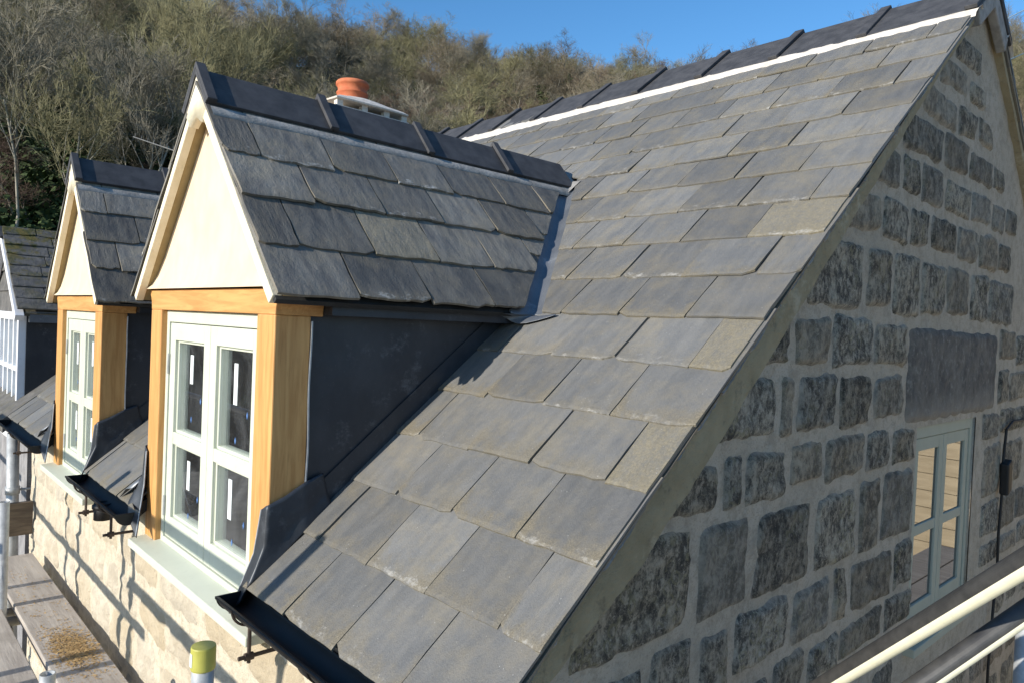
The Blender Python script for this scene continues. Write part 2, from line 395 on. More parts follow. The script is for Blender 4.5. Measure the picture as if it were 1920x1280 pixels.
tag(mb.build('hillside', M['floor'], None, True), kind='structure')

mb = MB(); n = 72; vs = [(0, 0, GZ + .12)]
for (rr, dz) in ((6, .12), (12, .12), (17.5, .1), (18.2, -.3)): vs += [(1.5 + rr * cos(2 * pi * i / n) * 1.0, .5 + rr * sin(2 * pi * i / n), GZ + dz) for i in range(n)]
fs = [(0, 1 + i, 1 + (i + 1) % n) for i in range(n)]
for k in range(3): fs += [(1 + k * n + i, 1 + (k + 1) * n + i, 1 + (k + 1) * n + (i + 1) % n, 1 + k * n + (i + 1) % n) for i in range(n)]
mb.add(vs, fs); tag(mb.build('yard', noisy('bounce_chippings', (.36, .31, .235), (.50, .43, .33), 3, .95, .8, .02, 40)), kind='structure')  # unseen pale yard, added to bounce warm light onto the gable

# ------------------------------------------------------------------ slate laying
def slate(mb, O, A, Uv, N, a0, a1, b0, L, th=.0065, lift=.0, clip=None, mi=0, flip=False, rag=.0045, gauge=G, tint=None, nx=7):
    """one slate; clip(b)->(amin,amax) trims it to a cut line"""
    rows = [0, .012, .05, .11, .17, .225, .30, .42, .5]; rows = [r for r in rows if r < L - .02] + [L]
    tint = tint or (R(), R(), R() * .97)
    seed = R() * 100; tw = U_(-.0025, .0025); lf = lift + abs(random.gauss(0, .0026))
    cl0 = U_(.008, .022) if R() < .3 else 0; cl1 = U_(.008, .022) if R() < .25 else 0
    top = []; uvs = []
    w = a1 - a0
    def lim_(b):
        lo, hi = a0, a1
        if clip: c0, c1 = clip(b0 + b); lo = max(lo, min(c0, a1)); hi = min(hi, max(c1, a0))
        return lo, hi
    good = [b for b in rows if lim_(b)[1] - lim_(b)[0] > .012]
    if clip and len(good) != len(rows):
        # keep only the run of rows that exist, starting from the tail side
        run = []
        for b in rows:
            if b in good: run.append(b)
            elif run: break
        rows = run
        if len(rows) < 2: return
    for ri, b in enumerate(rows):
        lo, hi = lim_(b)
        bb = b0 + b
        for i in range(nx + 1):
            f = i / nx; a = lo + (hi - lo) * f
            jb = 0
            if ri == 0:
                jb = rag * noise.noise(Vector((a * 26, seed, 0))) + rag * .8 * noise.noise(Vector((a * 90, seed, 4)))
                if i == 0: jb += cl0
                if i == nx: jb += cl1
            if ri == 1 and (i == 0 or i == nx): jb = (cl0 if i == 0 else cl1) * .4
            if i == 0: a += rag * .5 * noise.noise(Vector((b * 22, seed, 7)))
            if i == nx: a += rag * .5 * noise.noise(Vector((b * 22, seed, 9)))
            h = th * 3 - th * 2 * b / .5 + lf * max(0, 1 - b / .3) + tw * (f - .5) * max(0, 1 - b / .3) + .0018 * noise.noise(Vector((a * 9, bb * 6, seed))) + .0009 * noise.noise(Vector((a * 30, bb * 14, seed)))
            if ri == 0: h -= .0018
            p = O + A * a + Uv * (bb + jb) + N * h
            top.append(p); uvs.append(((a - a0) / w, b / gauge))
    n = nx + 1; nr = len(rows); vs = list(top); fs = []
    for r in range(nr - 1):
        for i in range(nx):
            q = (r * n + i, r * n + i + 1, (r + 1) * n + i + 1, (r + 1) * n + i)
            if (top[q[0]] - top[q[1]]).length < 1e-5 and (top[q[2]] - top[q[3]]).length < 1e-5: continue
            fs.append(q)
    # edges: tail and both sides
    ring = [i for i in range(n)]; side_r = [r * n + nx for r in range(nr)]; side_l = [r * n for r in range(nr)]
    def skirt(ids, rev):
        o = len(vs)
        for k in ids: vs.append(top[k] - N * th); uvs.append(uvs[k])
        for j in range(len(ids) - 1):
            q = (ids[j], o + j, o + j + 1, ids[j + 1]); fs.append(q[::-1] if rev else q)
    skirt(ring, False); skirt(side_r, False); skirt(side_l, True)
    if flip: fs = [f[::-1] for f in fs]
    mb.add(vs, fs, mi, uvs, tint)

# ---- the cottage
house = empty('stone_cottage', 'stone cottage with a slate roof, two oak framed dormers and a lichened gable end', 'house')
O0 = Vector((0, 0, 0)); AY = Vector((0, 1, 0)); US = Vector((CT, 0, ST)); NS = Vector((-ST, 0, CT))
def dorm_ex(b):
    """cut-out in the main slope at slope distance b: list of (y0,y1)"""
    x = b * CT; z = b * ST; out = []
    for d in DORM:
        if z < d['ze'] - .02: h = d['hw'] - .105 if x > .0 else -1
        else:
            h = d['hw'] - (z - d['ze']) / tan(d['ph'])
            h = h + .055 if h > .012 else -1
        if h > 0: out.append((d['yc'] - h, d['yc'] + h))
    return out
mb = MB()
SLEN = 2.80 / CT
nC = 17
for k in range(nC):
    b0 = k * G
    L = min(.5, SLEN + .05 - b0)
    if L < .12: continue
    y = -SW / 2 + .002 if k % 2 else 0.0
    first = True
    while y < LEN - .02:
        y0, y1 = y, min(y + SW, LEN); y += SW
        if y0 < 0: y0 = 0
        g = .0023
        jit = random.gauss(0, .0022)
        a0, a1 = y0 + g + jit + (U_(-.008, .006) if y0 == 0 else 0), y1 - g + jit
        # split by the dormer openings
        spans = [(a0, a1, None)]
        for di, d in enumerate(DORM):
            yc = d['yc']
            def side_clip(b, di=di, sgn=0):
                ex = dorm_ex(b); return ex
            new = []
            for s0, s1, c in spans:
                lim = [e for b in (b0, b0 + G, b0 + L) for e in dorm_ex(b) if abs((e[0] + e[1]) / 2 - yc) < .01]
                if not lim or s1 < min(e[0] for e in lim) or s0 > max(e[1] for e in lim): new.append((s0, s1, c)); continue
                def cr(b, yc=yc, s0=s0, s1=s1):
                    e = [e for e in dorm_ex(b) if abs((e[0] + e[1]) / 2 - yc) < .01]
                    return (s0, e[0][0]) if e else (s0, max(s1, s0))
                def cl(b, yc=yc, s0=s0, s1=s1):
                    e = [e for e in dorm_ex(b) if abs((e[0] + e[1]) / 2 - yc) < .01]
                    return (e[0][1], s1) if e else (s0, s1)
                if s0 < yc and min(e[0] for e in lim) > s0 - .3: new.append((s0, min(s1, yc), cr))
                if s1 > yc and max(e[1] for e in lim) < s1 + .3: new.append((max(s0, yc), s1, cl))
            spans = new
        for s0, s1, c in spans:
            if s1 - s0 < .03: continue
            if c is not None:
                w_ = [min(s1, c(b0 + q * G)[1]) - max(s0, c(b0 + q * G)[0]) for q in (.1, .5, .9)]
                if max(w_) < .02: continue
            slate(mb, O0, AY, US, NS, s0, s1, b0 + random.gauss(0, .0016), L, clip=c, flip=True, tint=(R(), .6, 1.0) if (k in (3, 5, 8) and s0 < .02) else None)
roof = mb.build('roof', M['slate'], house)
# deck under the slates
mb = MB()
def deck_strip(y0, y1, x0, x1):
    mb.prism([(x0, y0, x0 * TT - .004), (x0, y1, x0 * TT - .004), (x0, y1, x0 * TT - .055), (x0, y0, x0 * TT - .055)], US * ((x1 - x0) / CT))
for (y0, y1) in ((.07, 1.06), (2.16, 2.93), (3.96, LEN)): deck_strip(y0, y1, .02, 1.0)
deck_strip(.07, LEN, 1.86, RXC)
for (y0, y1) in ((.07, .96), (2.25, 2.93), (3.96, LEN)): deck_strip(y0, y1, 1.0, 1.86)
mb.build('roof_deck', M['dark'], roof)
# rear slope
mb = MB()
UR = Vector((-CT, 0, ST)); NR = Vector((ST, 0, CT)); OR = Vector((2 * RXC, 0, 0))
for k in range(nC):
    y = -SW / 2 if k % 2 else 0
    while y < LEN:
        y0, y1 = max(y, 0), min(y + SW, LEN); y += SW
        if y1 - y0 > .03: slate(mb, OR, AY, UR, NR, y0 + .003, y1 - .003, k * G, min(.5, SLEN + .05 - k * G) if k * G < SLEN - .1 else .15, nx=3)
mb.prism([(2 * RXC - .02, .07, .0), (2 * RXC - .02, LEN, .0), (2 * RXC - .02, LEN, -.05), (2 * RXC - .02, .07, -.05)], UR * (SLEN + .1), 1)
mb.build('rear_slope', [M['slate'], M['dark']], roof)

# ---- ridge tiles
def ridge_run(mb, p0, axis, side, n, pitch, first, wing, ang, roll=.034, rt=.012, th=.014, cap_first=True):
    """angled ridge tiles with a raised roll at each joint; p0 = apex point, axis along, side = horizontal across"""
    axis = Vector(axis); side = Vector(side); up = Vector((0, 0, 1))
    def prof(off, w):
        out = []
        for s in (-1, 1):
            dn = (side * s * cos(ang) - up * sin(ang)); nn = (side * s * sin(ang) + up * cos(ang)); out.append((dn * w, nn))
        (l, nl), (r, nr) = out
        apex = up * (off / cos(ang))
        return [l + nl * off, apex, r + nr * off, r + nr * (off - th), up * ((off - th) / cos(ang)), l + nl * (off - th)]
    pos = 0.0; lens = [first] + [pitch] * (n - 1)
    for i, L in enumerate(lens):
        s = p0 + axis * pos; dz = random.gauss(0, .002)
        P = [s + q + up * dz for q in prof(th, wing)]
        e = axis * (L - .003)
        for idx in ((0, 1, 4, 5), (1, 2, 3, 4)): mb.prism([P[k] for k in idx], e, 0, (R(), R(), R()))
        # raised roll
        s2 = s if (i == 0 and cap_first) else s - axis * (roll * .5)
        P = [s2 + q + up * dz for q in prof(th + rt, wing + .004)]
        P2 = [s2 + q + up * dz for q in prof(th + .0006, wing + .004)]
        for a, b in ((0, 1), (1, 2)): mb.prism([P[a], P[b], P2[b], P2[a]], axis * roll, 0)
        pos += L
    return pos
mb = MB()
apx = Vector((RXC, -.01, 2.452))
ridge_run(mb, apx, (0, 1, 0), (1, 0, 0), 12, .45, .485, .338, radians(38), roll=.05, rt=.018)
ridge = mb.build('ridge', M['ridge'], roof, bevel=.003)
# white mortar bed under the ridge tiles
mb = MB()
def bed(mb, side):
    n = 120; vs = []; fs = []
    for i in range(n + 1):
        y = -.012 + (LEN + .0) * i / n
        lo = 2.645 - .012 * y + .014 * noise.noise(Vector((y * 5, side, 0))) + .012 * noise.noise(Vector((y * 23, side, 2)))
        for x, off in ((lo, .012), (lo + .014, .022), (2.695, .023), (2.74, .012), (2.74, -.01)):
            p = US * (x / CT) + NS * off
            X = p.x if side > 0 else 2 * RXC - p.x
            vs.append((X, y, p.z + .006 * noise.noise(Vector((y * 22, x * 22, 1)))))
    for i in range(n):
        for k in range(4): fs.append((i * 5 + k, i * 5 + k + 1, (i + 1) * 5 + k + 1, (i + 1) * 5 + k))
    if side < 0: fs = [f[::-1] for f in fs]
    mb.add(vs, fs)
bed(mb, 1); bed(mb, -1)
# gable end of the ridge stopped with mortar
mb.build('mortar_bed', M['mortar_w'], roof, True)
mb = MB(); mb.prism([(RXC - .235, -.004, 2.268), (RXC, -.004, 2.448), (RXC + .235, -.004, 2.268), (RXC + .20, -.004, 2.20), (RXC, -.004, 2.345), (RXC - .20, -.004, 2.20)], (0, .04, 0))
mb.build('end_mortar', M['mortar_g'], roof, bevel=.006)

# ---- rendered verge: a flat raking band under the slate edge
mb = MB()
def verge_band(side):
    n = 150; vs = []; fs = []
    for i in range(n + 1):
        x = -.02 + (RXC + .02) * i / n
        wd = .178 if x < .78 else (.178 - (x - .78) * .072 if x < 1.5 else max(.060, .126 - (x - 1.5) * .078))
        wd *= .70
        if x < .5: wd -= .08 * (.5 - x) / .5
        jag = .006 * noise.noise(Vector((x * 9, side, 5))) + .004 * noise.noise(Vector((x * 40, side, 5)))
        topj = .004 * noise.noise(Vector((x * 30, 3, side)))
        for off, y in ((-.010 + topj, .05), (-.013 + topj, .019 + jag * .3), (-wd * .5, .016 + .005 * noise.noise(Vector((x * 6, 0, 1))) + .003 * noise.noise(Vector((x * 25, 0, 1)))), (-wd + jag, .018 + .004 * noise.noise(Vector((x * 11, 4, 1)))), (-wd - .004 + jag, .056)):
            X = x - off * ST * 0; Z = x * TT + off / CT
            vs.append((X if side > 0 else 2 * RXC - X, y, Z))
    for i in range(n):
        for k in range(4): fs.append((i * 5 + k, i * 5 + k + 1, (i + 1) * 5 + k + 1, (i + 1) * 5 + k))
    if side > 0: fs = [f[::-1] for f in fs]
    mb.add(vs, fs)
verge_band(1); verge_band(-1)
for i in range(46):
    x = U_(.1, 2.8); l = U_(.012, .075); hgt = U_(.003, .012); n = 6; vs = []
    for j in range(n + 1):
        q = x + l * (j / n - .5); e = hgt * (1 - (2 * j / n - 1) ** 2) + .001
        vs += [(q, .0145 - .003 * R(), q * TT - .016 - .3 * e), (q, .011 - .003 * R(), q * TT - .018 - e * .8), (q, .017, q * TT - .020 - e * 1.6)]
    mb.add(vs, [(j * 3 + k, j * 3 + k + 1, j * 3 + k + 4, j * 3 + k + 3) for j in range(n) for k in range(2)], 1)
verge = mb.build('verge', [M['verge'], M['mortar_g']], house)
# undercloak slates and crumbs of bedding mortar under the verge
for sg in (1, -1):
    mb = MB(); x = .0
    while x < 2.85:
        x1 = min(x + U_(.28, .42) * CT, 2.9)
        P = [(x, .004 + U_(0, .006), (x + .003) * TT - .014), (x1, .004 + U_(0, .006), x1 * TT - .014), (x1, .004, x1 * TT - .004), (x, .004, (x + .003) * TT - .004)]
        mb.prism([(q[0] if sg > 0 else 2 * RXC - q[0], q[1], q[2]) for q in P], (0, .05, 0), 0, (R(), R(), 0))
        x = x1
    mb.build('undercloak', M['slate'], verge)

# ---- gable wall
STONES = [(1.918,1.196,2.167,1.29),(2.196,1.177,2.41,1.29),(2.423,1.177,2.742,1.33),(2.8,1.181,3.069,1.32),(3.12,1.156,3.417,1.32),(3.419,1.155,3.66,1.31),(1.557,0.971,1.772,1.137),(1.79,0.974,2.038,1.142),(2.043,0.946,2.339,1.134),(2.333,0.905,2.653,1.114),(2.663,0.905,2.99,1.13),(3.011,0.901,3.30,1.107),(3.313,0.905,3.77,1.102),(1.268,0.713,1.535,0.884),(1.539,0.717,1.889,0.911),(1.887,0.707,2.215,0.918),(3.562,0.705,3.871,0.879),(3.891,0.681,4.268,0.878),(3.574,0.477,3.762,0.659),(3.79,0.469,4.146,0.645),(0.992,0.495,1.182,0.686),(1.198,0.503,1.292,0.66),(1.315,0.489,1.584,0.68),(1.632,0.499,1.877,0.687),(1.929,0.484,2.205,0.676),(1.127,0.715,1.253,0.80),(3.336,0.278,3.616,0.431),(3.656,0.263,4.194,0.422),(0.740,0.310,0.875,0.464),(0.896,0.343,1.0,0.473),(1.017,0.31,1.261,0.478),(1.281,0.313,1.507,0.475),(1.541,0.299,1.85,0.476),(1.879,0.324,2.095,0.46),(2.13,0.319,2.365,0.463),(0.56,0.11,0.765,0.29),(0.787,0.058,1.054,0.32),(1.083,0.029,1.455,0.316),(1.475,0.029,1.815,0.287),(1.836,0.043,2.033,0.308),(2.05,0.016,2.375,0.307),(1.000,-0.195,1.324,0.027),(1.348,-0.177,1.626,0.015),(1.644,-0.147,1.767,0.013),(1.787,-0.182,2.195,0.010),(2.215,-0.171,2.400,0.0),(0.812,-0.121,0.975,0.05),(1.241,-0.324,1.457,-0.207),(1.481,-0.352,1.709,-0.197),(1.738,-0.388,2.103,-0.207),(2.15,-0.36,2.430,-0.194),(0.968,-0.34,1.216,-0.216),(3.372,0.021,3.685,0.24),(3.726,-0.011,4.132,0.238),(3.385,-0.189,3.713,0.0),(3.762,-0.191,4.04,-0.02),(4.054,-0.221,4.315,-0.023),(3.401,-0.404,3.74,-0.208),(3.781,-0.456,4.10,-0.21),(4.121,-0.4,4.392,-0.24),(2.476,1.757,2.677,1.886),(2.70,1.729,2.978,1.859),(2.98,1.74,3.22,1.85),(2.31,1.56,2.518,1.68),(2.544,1.575,2.869,1.70),(2.891,1.575,3.254,1.69),(3.27,1.60,3.46,1.70),(1.868,1.354,2.06,1.432),(2.084,1.347,2.274,1.509),(2.293,1.361,2.559,1.516),(2.579,1.371,2.929,1.541),(2.956,1.378,3.259,1.547),(3.282,1.379,3.51,1.552),(3.53,1.34,3.75,1.47),(1.70,1.19,1.882,1.295),(0.396,-0.085,0.575,0.087),(0.596,-0.103,0.791,0.08),(0.3,-0.32,0.6,-0.12),(0.63,-0.33,0.93,-0.14),(2.60,1.92,2.80,2.02),(2.83,1.90,3.08,2.0),(2.78,2.05,2.98,2.13)]
GW = dict(x0=2.405, x1=3.225, z0=-.455, z1=.455)
def stone(mb, at, x0, x1, z0, z1, H, tint, res=.03, jit=.014, nz=.009, sink=.008):
    cx, cz, hx, hz = (x0 + x1) / 2, (z0 + z1) / 2, (x1 - x0) / 2, (z1 - z0) / 2
    nx = max(5, int(2 * hx / res)); nz_ = max(5, int(2 * hz / res)); sd = R() * 50
    tl, tr_, bl, br = [U_(-jit, jit) for _ in range(4)]
    vs = []
    for j in range(nz_ + 1):
        t = -1 + 2 * j / nz_
        for i in range(nx + 1):
            s = -1 + 2 * i / nx
            # rounded corners
            s2 = s * (1 - .04 * t ** 10 * min(1, .09 / hx)); t2 = t * (1 - .04 * s ** 10 * min(1, .09 / hz))
            x = cx + hx * s2; z = cz + hz * t2 + (tl * (1 - s) + tr_ * (1 + s)) * (1 + t) / 4 + (bl * (1 - s) + br * (1 + s)) * (1 - t) / 4
            e = max(abs(s), abs(t))
            if e > .75:
                k = (e - .75) / .25
                x += .012 * k * noise.noise(Vector((x * 17, z * 17, sd))) ; z += .012 * k * noise.noise(Vector((x * 13, z * 13, sd + 9)))
            prof = (1 - abs(s) ** 13) * (1 - abs(t) ** 13)
            h = (H + sink) * min(1, prof * 1.15) - sink + nz * noise.noise(Vector((x * 14, z * 14, sd))) + nz * .6 * noise.noise(Vector((x * 37, z * 37, sd)))
            vs.append(at(x, z, h))
    n = nx + 1
    mb.add(vs, [(j * n + i, j * n + i + 1, (j + 1) * n + i + 1, (j + 1) * n + i) for j in range(nz_) for i in range(nx)], 1, [(hx * (1 - abs(-1 + 2 * i / nx)), hz * (1 - abs(-1 + 2 * j / nz_))) for j in range(nz_ + 1) for i in range(nx + 1)], tint)
mb = MB()
xs = sorted(set([round(i * .05, 3) for i in range(1, 118)] + [GW['x0'], GW['x1']])); zs = sorted(set([round(-3.15 + i * .09, 3) for i in range(0, 62)] + [GW['z0'], GW['z1']]))
zs = [z for z in zs if z < 2.46]
def gtop(x): return (x if x < RXC else 2 * RXC - x) * TT - .02
idx = {}; vs = []; fs = []
def gv(i, j):
    if (i, j) not in idx:
        x = xs[i]; z = min(zs[j], gtop(x)); idx[(i, j)] = len(vs)
        inw = GW['x0'] <= x <= GW['x1'] and GW['z0'] <= z <= GW['z1']
        n = 0 if inw else .005 * noise.noise(Vector((x * 6, z * 6, 2))) + .005 * noise.noise(Vector((x * 20, z * 20, 2)))
        vs.append((x, GY - n, z))
    return idx[(i, j)]
for i in range(len(xs) - 1):
    for j in range(len(zs) - 1):
        xm = (xs[i] + xs[i + 1]) / 2; zm = (zs[j] + zs[j + 1]) / 2
        if GW['x0'] < xm < GW['x1'] and GW['z0'] < zm < GW['z1']: continue
        if zs[j] >= max(gtop(xs[i]), gtop(xs[i + 1])): continue
        fs.append((gv(i, j), gv(i + 1, j), gv(i + 1, j + 1), gv(i, j + 1)))
mb.add(vs, fs, 0)
atg = lambda x, z, h: (x, GY - h, min(z, gtop(x) - .045))
COURSES = [(-.345, -.208), (-.183, .004), (.030, .298), (.326, .474), (.502, .688), (.716, .888), (.914, 1.150), (1.180, 1.345), (1.372, 1.535), (1.562, 1.705), (1.732, 1.865), (1.892, 2.01), (2.036, 2.15)]
rows = {}
for (x0, z0, x1, z1) in STONES:
    zm = (z0 + z1) / 2; k = min(range(len(COURSES)), key=lambda q: abs(sum(COURSES[q]) / 2 - zm)); rows.setdefault(k, []).append([x0, x1])
for k, L in rows.items():
    c0, c1 = COURSES[k]; L.sort(); M2 = []
    for q in L:
        if M2 and q[0] < M2[-1][1]: q[0] = M2[-1][1]
        if q[1] - q[0] > .05: M2.append(q)
    for q, r_ in zip(M2, M2[1:]):
        gap = r_[0] - q[1]; win_ = q[1] < GW['x0'] + .05 and r_[0] > GW['x1'] - .05 or q[1] < 2.24 and r_[0] > 3.5
        if not win_ and gap < .16: g_ = (gap - U_(.018, .034)) / 2; q[1] += g_; r_[0] -= g_
    zm = (c0 + c1) / 2; xv = (zm + .075) / TT; xw = 2 * RXC - (zm + .075) / TT
    if 0 < M2[0][0] - xv < .3: M2[0][0] = xv
    if 0 < xw - M2[-1][1] < .3: M2[-1][1] = xw
    for (x0, x1) in M2:
        t0 = R() ** 1.3
        if x0 > 3.3 or c0 > 1.3: t0 = min(1, t0 + .35)
        stone(mb, atg, x0, x1, c0 + U_(-.010, .008), c1 + U_(-.008, .010), .010, (t0, R(), R()), .018, .012)
# rougher courses lower down and round to the right
z = -.46
while z > -2.9:
    h = U_(.17, .25); x = .12 + U_(0, .1)
    while x < 5.7:
        w = U_(.2, .42)
        if not (x + w > 2.3 and x < 3.3 and z > -.62): stone(mb, atg, x, min(x + w, 5.8), z - h, z, .010, (R(), R(), R()), .05)
        x += w + .035
    z -= h + .035
for (cz0, ch) in ((.7, .2), (.47, .2), (.26, .18), (.02, .2), (-.2, .2), (-.42, .2)):
    x = 4.34
    while x < 5.6:
        w = U_(.2, .36)
        if gtop(x + w) > cz0 + ch + .05: stone(mb, atg, x, x + w, cz0, cz0 + ch - .02, .010, (R(), R(), R()), .05)
        x += w + .035
for bx in ((GW['x0'] - .02, GW['x0'], GW['z0'] - .02, GW['z1'] + .02), (GW['x1'], GW['x1'] + .02, GW['z0'] - .02, GW['z1'] + .02), (GW['x0'], GW['x1'], GW['z1'], GW['z1'] + .02), (GW['x0'], GW['x1'], GW['z0'] - .02, GW['z0'])): mb.box(bx[0], bx[1], GY + .006, GY + .10, bx[2], bx[3], 0)
gable = mb.build('gable_wall', [M['mortar'], M['stone']], house, True)
mb = MB(); stone(mb, atg, 2.235, 3.535, .47, .875, .014, (.5, .5, .5), .02, .006, .005)
mb.build('lintel', [M['lintel'], M['lintel']], gable, True)
# other walls (seen only from elsewhere) and loft
mb = MB(); mb.box(2 * RXC - .3, 2 * RXC - .06, .06, LEN, GZ, -.05); mb.box(.08, 2 * RXC - .08, LEN - .2, LEN, GZ, 0)
mb.prism([(.1, LEN - .2, 0), (2 * RXC - .1, LEN - .2, 0), (RXC, LEN - .2, 2.38)], (0, .2, 0))
mb.build('back_wall', M['oldstone'], house)
mb = MB(); mb.box(.14, 5.6, .2, LEN - .25, -.50, -.44); floor = mb.build('loft_floor', M['loftfloor'], house)
mb = MB(); mb.box(2.3, 2.34, .3, LEN - .3, -.44, 1.7); mb.build('loft_partition', M['plaster'], house)

# ---- gable window
def casement(mb_f, at, y0, y1, z0, z1, jamb, head, foot):
    pass
win = MB(); gx0, gx1, gz0, gz1 = GW['x0'] + .002, GW['x1'] - .002, GW['z0'] + .002, GW['z1'] - .002
yf0, yf1 = GY + .012, GY + .09
win.box(gx0, gx0 + .035, yf0, yf1, gz0, gz1); win.box(gx1 - .035, gx1, yf0, yf1, gz0, gz1)
win.box(gx0 + .035, gx1 - .035, yf0, yf1, gz1 - .05, gz1); win.box(gx0 + .035, gx1 - .035, yf0, yf1, gz0, gz0 + .045)
wf = win.build('window', M['paintg'], house, bevel=.003)
mid = (gx0 + gx1) / 2
for (a, b) in ((gx0 + .037, mid - .002), (mid + .002, gx1 - .037)):
    sm = MB(); y0, y1 = GY + .018, GY + .060; zt, zb = gz1 - .053, gz0 + .048; zm = -.0
    sm.box(a, a + .052, y0, y1, zb, zt); sm.box(b - .052, b, y0, y1, zb, zt)
    sm.box(a + .052, b - .052, y0, y1, zt - .055, zt); sm.box(a + .052, b - .052, y0, y1, zb, zb + .08); sm.box(a + .052, b - .052, y0 + .002, y1, zm - .022, zm + .022)
    sm.build('sash', M['paintg'], wf, bevel=.003)
    for (p, q) in ((zm + .022, zt - .055), (zb + .08, zm - .022)):
        pm = MB(); pm.box(a + .05, b - .05, GY + .028, GY + .032, p - .002, q + .002); pm.build('pane', M['glassg'], wf)
sm = MB(); sm.box(gx0 - .03, gx1 + .05, GY - .045, GY + .06, gz0 - .04, gz0 - .003); sm.build('window_sill', M['paintg'], wf, bevel=.004)
rm = MB(); rm.box(gx0 - .05, gx1 + .05, GY + .30, GY + .32, gz0 - .1, gz1 + .1); rm.build('dark_room_sheet', M['dark'], wf)  # dark sheet added behind the panes, standing for the unlit room

# ---- cable down the gable
mb = MB()
cab = [(4.4, .028, .43), (4.075, .022, .399), (3.80, .024, .40), (3.69, .025, .365), (3.66, .025, .18),
    (3.67, .024, .04), (3.655, .026, -.2), (3.662, .024, -.37), (3.63, .025, -.6), (3.60, .025, -.9), (3.62, .025, -1.6)]
mb.path([Vector(p) for p in cab], .007)
cable = mb.build('cable', M['black'], house)
mb = MB(); mb.obox(Vector((3.675, .012, .115)), Vector((.035, 0, .012)), Vector((0, .022, 0)), Vector((-.008, 0, .085))); mb.build('connector', M['black'], cable, bevel=.01)

# ---- front wall
FL = 4.64
mb = MB(); ys = [round(.05 + i * .055, 3) for i in range(93)]; ys = [y for y in ys if y < FL] + [FL]
def ftop(y):
    for d in DORM:
        if abs(y - d['yc']) < d['hw'] - .10: return -.135
    return -.03
vs = []; fs = []; zl = [GZ - .05 + i * .06 for i in range(60)]; zl = [z for z in zl if z < -.03] + [-.03]
for y in ys:
    for z in zl:
        zz = min(z, ftop(y)); n = .006 * noise.noise(Vector((y * 5, zz * 5, 11))) + .005 * noise.noise(Vector((y * 17, zz * 17, 3)))
        vs.append((WX - n, y, zz))
nz = len(zl)
for i in range(len(ys) - 1):
    for j in range(nz - 1): fs.append((i * nz + j, i * nz + j + 1, (i + 1) * nz + j + 1, (i + 1) * nz + j))
mb.add(vs, fs, 0)
atf = lambda y, z, h: (WX - h, y, z)
z = -.15
while z > -2.9:
    h = U_(.16, .24); y = .09
    while y < FL - .1:
        w = U_(.18, .46); y1 = min(y + w, FL - .02)
        stone(mb, atf, y, y1, z - h, z, .009, (R(), R(), R()), .03, .014, .011, .008); y += w + .03
    z -= h + .03
mb.v = mb.v; front = mb.build('front_wall', [M['fmortar'], M['fstone']], house, True)
mb = MB(); mb.box(.10, .30, .10, FL - .02, GZ, -.16); mb.build('wall_core', M['oldstone'], front)

# ---- gutters
def gutter(y0, y1, open_near, outlet=None, brackets=()):
    mb = MB(); n = 14; r = .046; cx, cz = -.028, -.008
    prof = [(cx + r * cos(pi + pi * i / n), cz + r * sin(pi + pi * i / n)) for i in range(n + 1)]
    prin = [(cx + (r - .004) * cos(pi + pi * i / n), cz + (r - .004) * sin(pi + pi * i / n)) for i in range(n, -1, -1)]
    loop = [(prof[0][0] - .006, prof[0][1] + .002), (prof[0][0] - .006, prof[0][1] - .006)] + prof + prin
    k = len(loop); m = max(2, int((y1 - y0) / .25)); vs = []; fs = []
    for j in range(m + 1):
        y = y0 + (y1 - y0) * j / m; sag = .0025 * noise.noise(Vector((y * 3, 4, 4)))
        vs += [(p[0], y, p[1] + sag) for p in loop]
    for j in range(m):
        fs += [(j * k + i, j * k + (i + 1) % k, (j + 1) * k + (i + 1) % k, (j + 1) * k + i) for i in range(k)]
    fs += [tuple(range(k - 1, -1, -1)), tuple(m * k + i for i in range(k))]
    mb.add(vs, fs)
    for yy in (y0, y1):                     # stop ends
        mb.prism([(p[0] * 1.0 + (p[0] - cx) * .06, yy - .003, p[1] + (p[1] - cz) * .06) for p in prof], (0, .006, 0))
    # union collars
    yy = y0 + .55
    while yy < y1 - .15:
        mb.prism([(cx + (r + .004) * cos(pi + pi * i / n), yy, cz + (r + .004) * sin(pi + pi * i / n)) for i in range(n + 1)] + [(cx + (r + .001) * cos(pi + pi * i / n), yy, cz + (r + .001) * sin(pi + pi * i / n)) for i in range(n, -1, -1)], (0, .05, 0)); yy += .62
    g = mb.build('gutter', M['black'], house, True)
    g.data.polygons.foreach_set('use_smooth', [len(p.vertices) == 4 for p in g.data.polygons])
    for yb in brackets:
        b = MB(); b.tube((cx, yb, cz - r), (cx, yb, -.168), .0055); b.tube((cx - .03, yb, -.150), (WX + .02, yb, -.150), .006)
        b.tube((cx - .012, yb, -.150), (cx + .012, yb, -.150), .011)
        for i in range(n): b.tube((cx + (r + .006) * cos(pi + pi * i / n), yb, cz + (r + .006) * sin(pi + pi * i / n)), (cx + (r + .006) * cos(pi + pi * (i + 1) / n), yb, cz + (r + .006) * sin(pi + pi * (i + 1) / n)), .004, n=6)
        b.build('bracket', M['rust'], g)
    if outlet:
        b = MB(); b.pipe((cx, outlet, cz - r + .012), (cx, outlet, cz - r - .06), .037, .004); b.tube((cx, outlet, cz - r + .004), (cx, outlet, cz - r - .012), .044)
        b.build('outlet', M['black'], g, True)
    return g
gutter(-.03, 1.075, True, None, (.95, .28))
gutter(2.135, 2.985, True, 2.50, (2.37, 2.80))
gutter(3.93, 5.14, True, None, (4.55,))

